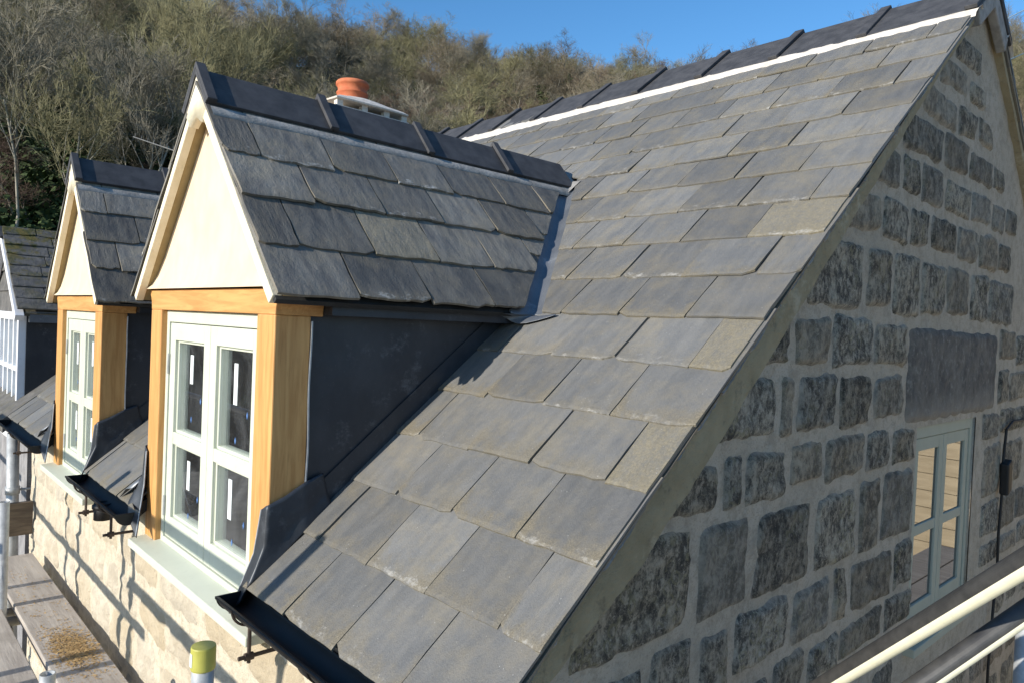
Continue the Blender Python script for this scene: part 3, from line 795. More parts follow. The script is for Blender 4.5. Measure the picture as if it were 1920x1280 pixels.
# ---- dormers
def dormer(d, k):
    yc, hw, ze, za, zs, ph = d['yc'], d['hw'], d['ze'], d['za'], d['zs'], d['ph']
    c, s = cos(ph), sin(ph); yo = hw - .088        # half width over the oak frame
    XO = .05; xb = .165
    lx = lambda z: z / TT
    # rendered gable with a bell-cast foot
    g = MB(); rows = [(ze + .037, .030), (ze + .055, .046), (ze + .09, .056), (ze + .16, .062), (ze + .35, .064), (zs - .10, .064)]
    vs = []
    for z, x in rows:
        h = (zs - .045 - z) / tan(ph)
        if z < ze + .06: h = yo + .04
        for i in range(9): vs.append((x, yc - h + 2 * h * i / 8, z))
    g.add(vs, [(r * 9 + i, r * 9 + i + 9, r * 9 + i + 10, r * 9 + i + 1) for r in range(len(rows) - 1) for i in range(8)])
    D = g.build('dormer', M['render'], house, True)
    # lead cheeks
    for sg in (-1, 1):
        body = MB()
        y0 = yc + sg * (yo - .012); z1 = ze + .02
        pts = [(xb - .005, y0, xb * TT - .03), (xb - .005, y0, z1), (lx(z1) + .03, y0, z1)]
        body.prism(pts, (0, -sg * .05, 0))
        # strip of lead dressed up the cheek foot
        body.prism([(xb, y0 + sg * .005, xb * TT + .015), (lx(z1) - .02, y0 + sg * .005, z1 - .005), (lx(z1) - .12, y0 + sg * .005, z1 - .005), (xb, y0 + sg * .005, xb * TT + .115)], (0, sg * .0015, 0))
        body.build('cheek', M['lead'], D)
    # folded edge of the lead on the oak
    for sg in (-1, 1):
        e = MB(); yy = yc + sg * (yo + .003); pts = []
        for i in range(15):
            z = .235 + (ze - .06 - .235) * i / 14; pts.append(Vector((xb + .004 * noise.noise(Vector((z * 6, k, sg))) + (.006 if i == 0 else 0), yy, z)))
        for a, b in zip(pts, pts[1:]): e.obox((a + b) / 2, Vector((.0022, 0, 0)), Vector((0, .0035, 0)), (b - a) / 2 * 1.01)
        e.build('lead_edge', M['leade'], D)
    # oak posts
    for sg in (-1, 1):
        p = MB(); a, b = sorted((yc + sg * yo, yc + sg * (yo - .125))); p.box(XO, xb, a, b, -.118, ze - .045)
        p.build('oak_post', M['oak'], D, bevel=.004)
    # oak head with flared ends
    p = MB(); zt, zb = ze + .034, ze - .045
    prof = [(yo, zb)] + [(yo + .040 * (1 - cos(t)), zb + (zt - .012 - zb) * sin(t)) for t in [pi / 2 * i / 6 for i in range(1, 7)]] + [(yo + .042, zt)]
    poly = [(XO, yc + a, b) for a, b in prof] + [(XO, yc - a, b) for a, b in reversed(prof)]
    p.prism(poly, (.155, 0, 0)); p.build('oak_head', M['oakh'], D, bevel=.003)
    # fascia under the eaves each side
    for sg in (-1, 1):
        f = MB(); a, b = sorted((yc + sg * (yo - .01), yc + sg * (hw - .035))); f.box(.206, lx(ze) - .05, a, b, ze - .040, ze + .028); f.build('fascia', M['lead'], D)
    # barge boards of pale mortar with a soffit behind, its shade put into the colour
    for sg in (-1, 1):
        b = MB(); dn = Vector((0, sg * c, -s)); nn = Vector((0, -sg * s, -c)); top = Vector((0, yc, zs + .004))
        L = hypot(hw, zs - ze) - .01
        a0 = top + nn * .004
        def strip(x0, x1, w0, w1, mi, l0, l1):
            P = [a0 + dn * l0 + nn * w0, a0 + dn * l1 + nn * w0, a0 + dn * l1 + nn * w1, a0 + dn * l0 + nn * w1]
            b.prism([(x0, q.y, q.z) for q in P], (x1 - x0, 0, 0), mi)
        wd = .034 if sg < 0 else .030
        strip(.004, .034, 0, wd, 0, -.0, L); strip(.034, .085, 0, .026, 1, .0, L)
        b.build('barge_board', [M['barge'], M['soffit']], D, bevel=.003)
    # slates
    for sg in (-1, 1):
        m = MB(); O = Vector((0, yc + sg * hw, ze)); A = Vector((1, 0, 0)); Uv = Vector((0, -sg * c, s)); N = Vector((0, sg * s, c))
        SL = hypot(hw, zs - ze); gg = .206 if k == 0 else .195
        off = [.267, .132, .25, .122, .26]
        for q in range(4):
            b0 = q * gg - .004; L = min(.46, SL - b0)
            if L < .06: continue
            x = 0.0; x1 = off[q]
            lim = lambda b: (-1, (ze + max(b, 0) * s) / TT - .072)
            while x < 1.9:
                tn = (R(), R(), R() * .9)
                if k == 0 and sg < 0 and q == 1 and 2 == round((x1 - off[1]) / .267): tn = (.3, 1.0, 1.0)
                xe = lim(b0 + min(L, gg))[1]
                if xe - x1 < .11: x1 = 9.0
                if x < xe - .03: slate(m, O, A, Uv, N, x + .003 + (U_(-.006, .004) if x == 0 else 0), min(x1, lim(b0 + L)[1] + .01) - .003, b0 + random.gauss(0, .004), L, th=.0092, lift=.003, clip=lim, flip=(sg > 0), rag=.0085, gauge=gg, tint=tn)
                x = x1; x1 += .267 + random.gauss(0, .006)
        # boarding under the slates
        m.prism([(.012, *(O + N * -.002).yz), (.012, *(O + Uv * SL).yz), (.012, *(O + Uv * SL - N * .02).yz), (.012, *(O - N * .02).yz)], (lx(ze) - .08, 0, 0), 1)
        zz = zs - .02
        m.prism([(lx(ze) - .07, *(O - N * .004).yz), (lx(ze) - .07, *(O + Uv * SL - N * .004).yz), (lx(zs) - .07, *(O + Uv * SL - N * .004).yz)], -N * .012, 1)
        m.build('slate_slope', [M['dslate'], M['dark']], D)
    # ridge
    m = MB(); ridge_run(m, Vector((-.004, yc, za - .036)), (1, 0, 0), (0, 1, 0), 4, .45, .472, .158, radians(49.5), roll=.034, rt=.015)
    m.build('ridge_tiles', M['ridge'], D, bevel=.002)
    # mortar: bedding line, front stop
    m = MB()
    for sg in (-1, 1):
        n = 70; vs = []
        for i in range(n + 1):
            x = .008 + 1.80 * i / n; j1 = .004 * noise.noise(Vector((x * 9, sg, k))) + .003 * noise.noise(Vector((x * 35, sg, k)))
            for b, o_ in ((-.196 + j1, .016), (-.188 + j1, .026), (-.15, .026), (-.12, .0)):
                q = Vector((0, yc, zs)) + Vector((0, -sg * c, s)) * b + Vector((0, sg * s, c)) * o_
                vs.append((x, q.y, q.z))
        fs = [(i * 4 + j, i * 4 + j + 1, i * 4 + j + 5, i * 4 + j + 4) for i in range(n) for j in range(3)]
        m.add(vs, fs if sg < 0 else [f[::-1] for f in fs], 0)
    m.prism([(.002, yc, za - .036), (.002, yc - .10, za - .160), (.002, yc - .055, za - .210), (.002, yc, za - .180), (.002, yc + .055, za - .210), (.002, yc + .10, za - .160)], (.03, 0, 0), 1)
    xe = .472 + 3 * .45 - .03; m.prism([(xe, yc, za - .046), (xe, yc - .112, za - .185), (xe, yc - .112, za - .25), (xe, yc + .112, za - .25), (xe, yc + .112, za - .185)], (.36, 0, 0), 0)
    # lump where ridge meets the main roof
    n = 10; cpt = Vector((1.785, yc, zs - .04))
    for sg in (-1,):
        vs = [];
        for i in range(6):
            for j in range(6):
                q = Vector((1.725 + .10 * j / 5, yc - .085 - .055 * i / 5 , 0)); q.z = max(q.x * TT + .028, zs - (yc - q.y) * tan(ph) + .03) + .004 * noise.noise(q * 30)
                vs.append(q)
        m.add(vs, [(i * 6 + j, (i + 1) * 6 + j, (i + 1) * 6 + j + 1, i * 6 + j + 1) for i in range(5) for j in range(5)], 0)
    m.build('mortar', [M['mortar_g'], M['barge']], D, True)
    # lead valleys with a dressed apron at the foot
    for sg in (-1, 1):
        m = MB(); vs = []; n = 26
        for i in range(n + 1):
            z = ze - .012 + (zs - .085 - ze + .012) * i / n
            V = Vector((lx(z), yc + sg * (hw - (z - ze) / tan(ph)), z))
            w1 = .095 + .006 * noise.noise(Vector((z * 7, sg, k)))
            Dn = Vector((0, sg * s, c))
            a = V + Vector((-.14, 0, 0)) + Dn * .006
            b = V + Vector((-.035, 0, 0)) + Dn * .008
            f = V + NS * .006 + Vector((0, sg * .004, 0)); 
            g_ = V + Vector((0, sg * w1 * .55, 0)) + NS * .010
            h = V + Vector((0, sg * w1, 0)) + NS * .010
            vs += [a, b, f, g_, h]
        fs = [(i * 5 + j, i * 5 + j + 1, i * 5 + j + 6, i * 5 + j + 5) for i in range(n) for j in range(4)]
        m.add(vs, fs if sg > 0 else [q[::-1] for q in fs], 0)
        # apron flap
        z = ze - .012; V = Vector((lx(z), yc + sg * (hw - (z - ze) / tan(ph)), z)); rows = []
        top = vs[:5]
        L2 = [V + Vector((-.155, -sg * .055, .0)) , V + US * -.045 + Vector((-.05, -sg * .05, .02)), V + US * -.092 + NS * .030 + Vector((0, -sg * .005, 0)), V + US * -.055 + NS * .028 + Vector((0, sg * .08, 0)), V + US * -.012 + NS * .028 + Vector((0, sg * .155, 0))]
        for r in range(5):
            t = r / 4; rows.append([top[j].lerp(L2[j], t) + NS * (.004 * sin(t * pi)) for j in range(5)])
        vv = [q for r in rows for q in r]
        ff = [(i * 5 + j, (i + 1) * 5 + j, (i + 1) * 5 + j + 1, i * 5 + j + 1) for i in range(4) for j in range(4)]
        m.add(vv, ff if sg > 0 else [q[::-1] for q in ff], 0)
        o = m.build('valley_lead', M['lead2'], D, True); sm = o.modifiers.new('thick', 'SOLIDIFY'); sm.thickness = .0025; sm.offset = 1
        ss = o.modifiers.new('sub', 'SUBSURF'); ss.levels = 1; ss.render_levels = 1
    # lead flashing wrapped round the foot of the posts
    for sg in (-1, 1):
        m = MB(); y = yc + sg * (yo + .006); t = -sg
        vs = [(XO - .004, y, .250), (XO + .05, y + sg * .001, .272), (xb - .005, y, .305), (.225, y - sg * .010, .325),
              (XO - .012, y + sg * .004, .13), (XO + .05, y + sg * .004, .155), (xb, y + sg * .004, .205), (.24, y - sg * .006, .262),
              (-.008, y + sg * .008, .022), (XO + .01, y + sg * .010, .066), (xb, y + sg * .010, xb * TT + .024), (.25, y + sg * .002, .25 * TT + .022)]
        fs = [(0, 1, 5, 4), (1, 2, 6, 5), (2, 3, 7, 6), (4, 5, 9, 8), (5, 6, 10, 9), (6, 7, 11, 10)]
        # returned across the front face of the post
        o_ = len(vs)
        vs += [(XO - .006, y + t * .030, .232), (XO - .018, y + t * .050, .10), (-.010, y + t * .115, -.095), (-.02, y + t * .02, -.03)]
        fs += [(0, 4, o_ + 1, o_), (4, 8, o_ + 2, o_ + 1), (8, o_ + 3, o_ + 2)]
        m.add(vs, fs if sg < 0 else [q[::-1] for q in fs])
        o = m.build('flashing', M['lead'], D, True); sm = o.modifiers.new('sub', 'SUBSURF'); sm.subdivision_type = 'SIMPLE'; sm.levels = sm.render_levels = 3
        dz = o.modifiers.new('dress', 'DISPLACE'); tx = bpy.data.textures.new('dress', 'CLOUDS'); tx.noise_scale = .07; dz.texture = tx; dz.strength = .007; dz.mid_level = .5
        q = o.modifiers.new('thick', 'SOLIDIFY'); q.thickness = .003
        # bright cut edge of the lead
        e = MB(); pp = [Vector((XO - .010, y + t * .030, .232)), Vector((XO - .020, y + t * .048, .10)), Vector((-.012, y + t * .108, -.088))]
        e.path(pp, .0028, 6); e.build('lead_edge', M['leade'], D)
        # upturned watercourse on the slates beside the post
        if sg > 0:
            m = MB(); vs = []
            for i in range(9):
                x = -.012 + .27 * i / 8; w = .125 - .11 * (i / 8) ** 1.6; zt = x * TT
                vs += [(x, y + sg * w, zt + .032), (x + .004, y + sg * w * .55, zt + .045 + .03 * (1 - i / 8)), (x + .01, y, zt + .12 - .03 * (1 - i / 8))]
            m.add(vs, [(i * 3 + j, i * 3 + j + 1, i * 3 + j + 4, i * 3 + j + 3) for i in range(8) for j in range(2)])
            o = m.build('watercourse_lead', M['lead2'], D, True); q = o.modifiers.new('thick', 'SOLIDIFY'); q.thickness = .003
    # window
    w = MB(); y0, y1 = yc - yo + .125, yc + yo - .125; z0, z1 = -.118, ze - .046; xf = XO + .022
    w.box(xf, xf + .07, y0, y0 + .028, z0, z1); w.box(xf, xf + .07, y1 - .028, y1, z0, z1); w.box(xf, xf + .07, y0 + .028, y1 - .028, z1 - .045, z1); w.box(xf, xf + .07, y0 + .028, y1 - .028, z0, z0 + .03)
    w.build('window_frame', M['paint'], D, bevel=.003)
    ym = (y0 + y1) / 2; zt, zb = z1 - .048, z0 + .033; zm = zb + (zt - zb) * .47
    for (a, b) in ((y0 + .030, ym - .0015), (ym + .0015, y1 - .030)):
        m = MB(); x0, x1 = xf + .006, xf + .05; sw = .058
        m.box(x0, x1, a, a + sw, zb, zt); m.box(x0, x1, b - sw, b, zb, zt); m.box(x0, x1, a + sw, b - sw, zt - .066, zt); m.box(x0, x1, a + sw, b - sw, zb, zb + .085); m.box(x0 + .001, x1, a + sw, b - sw, zm - .023, zm + .023)
        # glazing bead, set back
        for (p, q) in ((zm + .023, zt - .066), (zb + .085, zm - .023)):
            m.box(x0 + .012, x1, a + sw - .001, a + sw + .010, p, q); m.box(x0 + .012, x1, b - sw - .010, b - sw + .001, p, q)
            m.box(x0 + .012, x1, a + sw + .010, b - sw - .010, q - .010, q + .001); m.box(x0 + .012, x1, a + sw + .010, b - sw - .010, p - .001, p + .010)
        m.build('sash', M['paint'], D, bevel=.002)
        for (p, q) in ((zm + .033, zt - .076), (zb + .095, zm - .033)):
            m = MB(); m.box(x0 + .022, x0 + .028, a + sw + .009, b - sw - .009, p - .001, q + .001); m.build('pane', M['glass'], D)
            yy = a + sw + (b - a - 2 * sw) * U_(.55, .68); hh = U_(.10, .14); dz_ = U_(.03, .055); m = MB(); m.box(x0 + .0206, x0 + .0216, yy - .015, yy + .015, q - dz_ - hh, q - dz_); m.build('label', M['sticker'], D)
            for (fy, fz) in ((.25, .42), (.55, .14)):
                m = MB(); cy, cz = a + sw + (b - a - 2 * sw) * fy, p + (q - p) * fz + U_(-.02, .02); m.prism([(x0 + .0206, cy - .006, cz), (x0 + .0206, cy, cz + .012), (x0 + .0206, cy + .006, cz), (x0 + .0206, cy, cz - .012)], (.001, 0, 0)); m.build('blue_marker', M['blue'], D)
    for (yy, zz) in ((y1 - .029, zt - .16), (y1 - .029, zb + .12), (y0 + .029, zt - .16), (y0 + .029, zb + .12)):
        m = MB(); m.box(xf - .004, xf + .004, yy - .006, yy + .006, zz - .04, zz + .04); m.build('hinge', M['galv'], D, bevel=.002)
    m = MB(); a, b = yc - yo - .03, yc + yo - .015
    m.prism([(-.018, a, -.148), (-.018, a, -.118), (XO + .02, a, -.108), (XO + .09, a, -.119), (XO + .09, a, -.15)], (0, b - a, 0)); m.build('sill', M['paint'], D, bevel=.004)
    # dark back of the room inside the dormer, boarded ceiling
    m = MB(); m.box(xb, 1.2, yc - yo + .05, yc - yo + .06, -.43, ze); m.box(xb, 1.2, yc + yo - .06, yc + yo - .05, -.43, ze); m.box(xb, 1.5, yc - yo + .06, yc + yo - .06, ze - .01, ze + .0)
    m.build('reveal', M['plaster'], D)
    return D
D1 = dormer(DORM[0], 0); D2 = dormer(DORM[1], 1)
D1['label'] = 'nearer of the two oak framed dormers'; D2['label'] = 'farther of the two oak framed dormers'
mb = MB(); mb.prism([(.16, 1.30, .325), (.16, 1.37, .325), (.16, 1.37, .38), (.16, 1.345, .355), (.16, 1.325, .355), (.16, 1.30, .38)], (.03, 0, 0))
mb.build('packing_block', M['oak'], D1, bevel=.003)

# ---- chimney at the far gable
ch = MB(); cc = Vector((2.76, 5.28)); ch.box(cc.x - .34, cc.x + .34, LEN - .0, LEN + .46, .5, 2.60)
chim = ch.build('chimney', M['oldstone'], house)
m = MB(); hw_ = .36
m.box(cc.x - .40, cc.x + .40, 5.28 - .30, 5.28 + .30, 2.60, 2.735)
for (dx, dy) in ((-.34, -.25), (.36, -.25), (-.34, .25), (.36, .25), (-.08, -.25), (.16, -.25)): m.box(cc.x + dx - .03, cc.x + dx + .03, 5.28 + dy - .03, 5.28 + dy + .03, 2.735, 2.795)
vs = []; n = 32
for (r, z) in ((.42, 2.795), (.425, 2.808), (.37, 2.836), (.28, 2.878), (.185, 2.906)):
    for i in range(n):
        a = 2 * pi * i / n; q = max(abs(cos(a)), abs(sin(a))) ** (-(.85 if r > .3 else .2)); rr = r * q
        vs.append((cc.x + rr * cos(a) * .97, 5.28 + rr * sin(a) * .76, z + .004 * noise.noise(Vector((a * 2, r * 9, 0)))))
m.add(vs, [(k * n + i, k * n + (i + 1) % n, (k + 1) * n + (i + 1) % n, (k + 1) * n + i) for k in range(4) for i in range(n)] + [tuple(range(n - 1, -1, -1)), tuple(4 * n + i for i in range(n))])
m.build('chimney_cap', M['mortar_w'], chim)
m = MB(); m.lathe((cc.x - .06, 5.28, 2.885), [(.146, 0), (.143, .066), (.151, .070), (.151, .080), (.138, .086), (.136, .118), (.150, .145), (.158, .150), (.158, .172), (.145, .188), (.12, .188), (.118, .05)])
m.build('chimney_pot', M['terracotta'], chim, True)

# ---- downpipe beyond the far gutter
m = MB(); m.pipe((-.02, 4.82, -.06), (.0, 4.82, -1.6), .036, .004); m.tube((-.015, 4.82, -.42), (-.015, 4.82, -.47), .043); m.tube((-.01, 4.82, -.445), (.17, 4.82, -.445), .008)
m.build('downpipe', M['galv'], house, True)

# ------------------------------------------------------------------ neighbouring house
nb = empty('neighbouring_house', 'older house next door with a mossy slate dormer and white small paned window', 'house', None, (0, 6, GZ))
m = MB(); m.box(.16, .5, FL - .01, 12, GZ, -.12); m.box(.5, 5.6, LEN + .47, 12, GZ, -.1); adopt(m.build('wall', M['oldstone']), nb)
m = MB()
m.prism([(-.02, LEN + .14, -.02), (RXC, LEN + .14, RXC * TT - .1), (RXC, LEN + .14, RXC * TT - .2), (-.02, LEN + .14, -.12)], (0, 7, 0), 0, (.5, .5, .25))
m.prism([(5.9, LEN + .14, -.02), (RXC, LEN + .14, RXC * TT - .1), (RXC, LEN + .14, RXC * TT - .2), (5.9, LEN + .14, -.12)], (0, 7, 0), 0, (.5, .5, .25))
adopt(m.build('roof', M['moss']), nb)
nyc, nhw, nze, nza = 6.25, .80, .74, 1.40
ncx = .10; m = MB()
for z0 in (nze - .0, nze + .17, nze + .34): 
    h0 = nhw - .06 - (z0 - nze) / ((nza - nze) / nhw); h1 = max(.02, nhw - .06 - (z0 + .17 - nze) / ((nza - nze) / nhw))
    m.prism([(ncx + .02, nyc - h0, z0), (ncx + .02, nyc + h0, z0), (ncx + .035, nyc + h1, z0 + .168), (ncx + .035, nyc - h1, z0 + .168)], (.03, 0, 0), 0, (R(), R(), 0))
ND = adopt(m.build('dormer', M['moss']), nb)
for q in (-1, 1):
    m = MB(); m.box(ncx + .05, .95, *sorted((nyc + q * (nhw - .08), nyc + q * (nhw - .12))), -.15, nze + .02); adopt(m.build('cheek', M['lead']), nb).parent = ND
ph = atan2(nza - nze, nhw)
for sg in (-1, 1):
    m = MB(); dn = Vector((0, sg * cos(ph), -sin(ph))); nn = Vector((0, -sg * sin(ph), -cos(ph))); a0 = Vector((0, nyc, nza)); L = hypot(nhw, nza - nze) + .03
    P = [a0, a0 + dn * L, a0 + dn * L + nn * .05, a0 + nn * .05]; m.prism([(ncx - .04, q.y, q.z) for q in P], (.06, 0, 0))
    adopt(m.build('barge_board', M['white'], None, bevel=.003), nb).parent = ND
    m = MB(); O = Vector((ncx - .03, nyc + sg * nhw, nze)); Uv = Vector((0, -sg * cos(ph), sin(ph))); N = Vector((0, sg * sin(ph), cos(ph))); SL = hypot(nhw, nza - nze)
    for q in range(8):
        x = -.1 if q % 2 else 0
        while x < 2.3:
            w = U_(.24, .4)
            if x + w > 0: slate(m, O, Vector((1, 0, 0)), Uv, N, max(0, x) + .004, x + w - .004, q * .135, min(.3, SL - q * .135 + .02) if SL - q * .135 > .08 else .1, th=.012, lift=.004, flip=(sg > 0), rag=.012, gauge=.135, tint=(R(), R(), min(1, .25 + q * .14)), nx=4)
            x += w
    m.prism([(ncx, *(O - N * .03).yz), (ncx, *(O + Uv * SL - N * .03).yz), (ncx, *(O + Uv * SL - N * .004).yz), (ncx, *(O - N * .004).yz)], (1.9, 0, 0), 0)
    adopt(m.build('slate_slope', M['moss']), nb).parent = ND
    m = MB(); m.box(ncx + .06, 1.2, *sorted((nyc + sg * (nhw - .01), nyc + sg * (nhw - .07))), nze - .07, nze + .01); adopt(m.build('fascia', M['lead2']), nb).parent = ND
m = MB(); ridge_run(m, Vector((ncx - .05, nyc, nza + .005)), (1, 0, 0), (0, 1, 0), 4, .45, .45, .12, ph, roll=.03, rt=.01); adopt(m.build('ridge_tiles', M['ridge']), nb).parent = ND
m = MB(); y0, y1, z0, z1 = nyc - nhw + .10, nyc + nhw - .10, -.16, nze - .0
m.box(ncx, ncx + .07, y0, y0 + .05, z0, z1); m.box(ncx, ncx + .07, y1 - .05, y1, z0, z1); m.box(ncx, ncx + .07, y0 + .05, y1 - .05, z1 - .06, z1); m.box(ncx, ncx + .07, y0 + .05, y1 - .05, z0, z0 + .07)
m.box(ncx - .05, ncx + .07, y0 - .03, y1 + .03, z0 - .04, z0 - .002)
for i in range(1, 6): yy = y0 + .05 + (y1 - y0 - .1) * i / 6; m.box(ncx + .008, ncx + .05, yy - .016, yy + .016, z0 + .07, z1 - .06)
zz = z0 + (z1 - z0) * .52; m.box(ncx + .012, ncx + .048, y0 + .05, y1 - .05, zz - .018, zz + .018)
adopt(m.build('window', M['white'], None, bevel=.003), nb).parent = ND
m = MB(); m.box(ncx + .03, ncx + .035, y0 + .05, y1 - .05, z0 + .07, z1 - .06); adopt(m.build('pane', M['glass']), nb).parent = ND
m = MB(); m.box(ncx + .3, ncx + .32, y0, y1, z0, z1); adopt(m.build('curtain', M['plaster']), nb).parent = ND

# ------------------------------------------------------------------ scaffold along the front
sc = empty('scaffold', 'steel tube scaffold standing along the front wall', 'scaffold', None, (-.8, 2, GZ))
def sctube(name, p0, p1, label=None, mat='tube', r=.0242, hollow=False):
    m = MB()
    if hollow: m.pipe(p0, p1, r, .0035)
    else: m.tube(p0, p1, r, n=18)
    o = m.build(name, M[mat], None, True); o.data.polygons.foreach_set('use_smooth', [len(p.vertices) == 4 for p in o.data.polygons]); adopt(o, sc)
    if label: o['label'] = label
    return o
capped = sctube('standard', (-.262, .66, GZ), (-.262, .66, .045), 'standard with a yellow end cap', 'galv')
m = MB(); m.lathe((-.262, .66, -.005), [(.0262, .0), (.0272, .004), (.0272, .050), (.0262, .053), (.0, .0535)], 40); adopt(m.build('end_cap', M['yellow'], None), sc).parent = capped
m = MB(); m.box(-.262 - .028, -.262 - .0262, .654, .666, .005, .035); adopt(m.build('cap_label', M['sticker']), sc).parent = capped
sctube('standard', (-.352, 1.80, GZ), (-.352, 1.80, -.43), 'short open ended standard beside the boards', 'galv', hollow=True)
sctube('standard', (-.275, 3.30, GZ), (-.275, 3.30, -.172), 'standard at the far end of the boards', 'galv', hollow=True)
t2 = math.tan(SUN_AZ)
XR = -1.36
for (ysh, top) in ((.920, .735), (2.50, .62), (3.575, .32), (2.36, .47), (4.5, .35)): sctube('standard', (XR - .05, ysh + 1.42 * t2, GZ), (XR - .05, ysh + 1.42 * t2, top))
sctube('ledger', (XR, 2.22, -.02), (XR, 7.0, .03)); sctube('ledger', (XR + .0, -2.5, .12), (XR, 2.46, .135)); sctube('guard_rail', (XR - .1, -2.5, .512), (XR - .1, 5.5, .505))
for yy in (3.44, 3.31, 2.48, 2.36, .7, -.3): sctube('transom', (-1.5, yy, -.785), (.03, yy, -.785))
sctube('ledger', (-.30, -.5, -.84), (-.30, 4.7, -.84))
for yy in (3.31, 1.80, .66):
    m = MB(); m.box(-.335, -.225, yy - .035, yy + .035, -.875, -.805); adopt(m.build('coupler', M['tube'], None, bevel=.008), sc)
# rail and brace shadows across the boards come from these two transoms overhead
# boards rest on the transoms
BL = [(-.222, -.004, -.7, 4.16, 'inner scaffold board beside the stone wall, strewn with sawdust'), (-.508, -.275, -.9, 4.0, 'scaffold board left of the gap, nearest the frame edge')]
for (x0, x1, y0, y1, lab) in BL:
    m = MB(); vs = []; n = 40
    m.box(x0, x1, y0, y1, -.738, -.700)
    o = m.build('scaffold_board', M['board'], None, bevel=.004); tag(o, lab, 'board', 'scaffold boards'); 
m = MB(); m.box(-.745, -.516, -.9, 4.0, -.738, -.700); tag(m.build('scaffold_board', M['board'], None, bevel=.004), 'outermost scaffold board at the foot of the frame', 'board', 'scaffold boards')
m = MB(); m.box(-.20, .045, 4.46, 4.50, -.665, -.455); tag(m.build('toe_board', M['brownb'], None, bevel=.004), 'dark brown toe board across the far end of the scaffold', 'board')
for (y0, y1, lab) in ((-.50, -.275, 'unseen scaffold board added along the gable for bounce light, nearest the wall'), (-.735, -.51, 'unseen scaffold board added along the gable for bounce light, second from the wall')):  # unseen boards added to bounce warm light up the gable
    m = MB(); m.box(-.9, 5.6, y0, y1, -.838, -.80); tag(m.build('scaffold_board', M['board'], None, bevel=.004), lab, 'board', 'scaffold boards')
# sawdust on the inner board
m = MB()
for i in range(2600):
    y = random.gauss(2.60, .12); x = -.105 + random.gauss(0, .045) + (y - 2.6) * -.05
    if i % 7 == 0: x, y = U_(-.2, -.02), U_(1.6, 3.9)
    if not (-.215 < x < -.01): continue
    a = R() * pi; l, w_ = U_(.002, .008), U_(.0012, .003); z = -.6995 + U_(0, .004)
    d1 = Vector((cos(a), sin(a), U_(-.2, .2))) * l; d2 = Vector((-sin(a), cos(a), U_(-.3, .3))) * w_
    c = Vector((x, y, z)); m.add([c - d1 - d2, c + d1 - d2, c + d1 + d2, c - d1 + d2], [(0, 1, 2, 3)], 0)
tag(m.build('sawdust', noisy('sawdust', (.36, .22, .09), (.50, .34, .15), 40, .95)), kind='stuff', label='patch of golden sawdust on the inner scaffold board', cat='sawdust')

# sloping rails in front of the gable, bright lower stripe put into the colour
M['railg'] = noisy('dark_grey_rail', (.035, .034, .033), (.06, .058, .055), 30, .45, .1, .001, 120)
M['rail_lit'] = noisy('rail_lit_stripe', (.84, .80, .58), (.88, .84, .64), 30, .6, .1, .001, 120)
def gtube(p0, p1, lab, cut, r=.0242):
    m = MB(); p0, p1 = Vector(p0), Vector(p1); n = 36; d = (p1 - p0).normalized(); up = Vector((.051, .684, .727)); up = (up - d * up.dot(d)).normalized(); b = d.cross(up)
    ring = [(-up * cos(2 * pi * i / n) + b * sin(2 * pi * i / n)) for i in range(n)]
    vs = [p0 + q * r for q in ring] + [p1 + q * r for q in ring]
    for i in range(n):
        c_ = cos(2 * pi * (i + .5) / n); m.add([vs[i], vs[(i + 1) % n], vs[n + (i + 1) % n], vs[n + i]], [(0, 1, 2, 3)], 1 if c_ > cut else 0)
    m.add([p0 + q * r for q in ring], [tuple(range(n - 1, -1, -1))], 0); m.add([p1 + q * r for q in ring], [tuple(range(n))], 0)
    return tag(m.build('sloping_rail', [M['railg'], M['rail_lit']], None), lab, 'rail', 'sloping rails in front of the gable')
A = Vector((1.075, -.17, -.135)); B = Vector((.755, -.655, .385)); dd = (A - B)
gtube(B - dd * .5, A + dd * .9, 'upper of the two sloping dark rails with a broad painted-in lit stripe', .18)
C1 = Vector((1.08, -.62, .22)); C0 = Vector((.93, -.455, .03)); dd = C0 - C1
gtube(C1 - dd * 1.5, C0 + dd * 2.0, 'lower of the two sloping dark rails with a thin painted-in lit stripe', .5)
m = MB(); m.tube((1.532, -.531, GZ), (1.532, -.531, .07), .0242, n=20)
tag(m.build('upright_pole', M['galv'], None, True), 'upright galvanised pole behind the sloping rails at the right edge', 'scaffold pole')

# ------------------------------------------------------------------ wires, aerial
def cat_wire(p0, p1, lab):
    m = MB(); p0, p1 = Vector(p0), Vector(p1); pts = []
    for i in range(13):
        t = i / 12; q = p0.lerp(p1, t); q.z -= .5 * t * (1 - t); pts.append(q)
    m.path(pts, .012, 6); tag(m.build('overhead_wire', M['wire']), lab, 'wire', 'overhead wires')
cat_wire((7.0, 3.0, 3.3), (30, 4.5, 13.5), 'upper of two thin wires right of the gable peak')
cat_wire((7.0, 3.0, 3.0), (30, 4.3, 11.9), 'lower of two thin wires right of the gable peak')
M['tubed'] = noisy('weathered_alloy', (.10, .10, .10), (.16, .16, .15), 20, .6)
ae = empty('tv_aerial', 'thin grey television aerial against the dark trees left of the nearer dormer peak', 'aerial', None, (2.6, 8.2, 2.6))
m = MB(); m.tube((2.30, 8.66, 1.5), (2.30, 8.66, 2.82), .014); adopt(m.build('mast', M['tubed']), ae)
m = MB(); p0 = Vector((1.89, 9.46, 3.055)); p1 = Vector((2.30, 8.66, 2.785)); m.tube(p0, p1, .007)
adopt(m.build('boom', M['tubed']), ae); m = MB()
for i in range(7): q = p0.lerp(p1, .03 + i * .12); m.tube(q + Vector((0, 0, -.012)), q + Vector((.01, 0, .055)), .003, n=6)
adopt(m.build('elements', M['tubed']), ae)

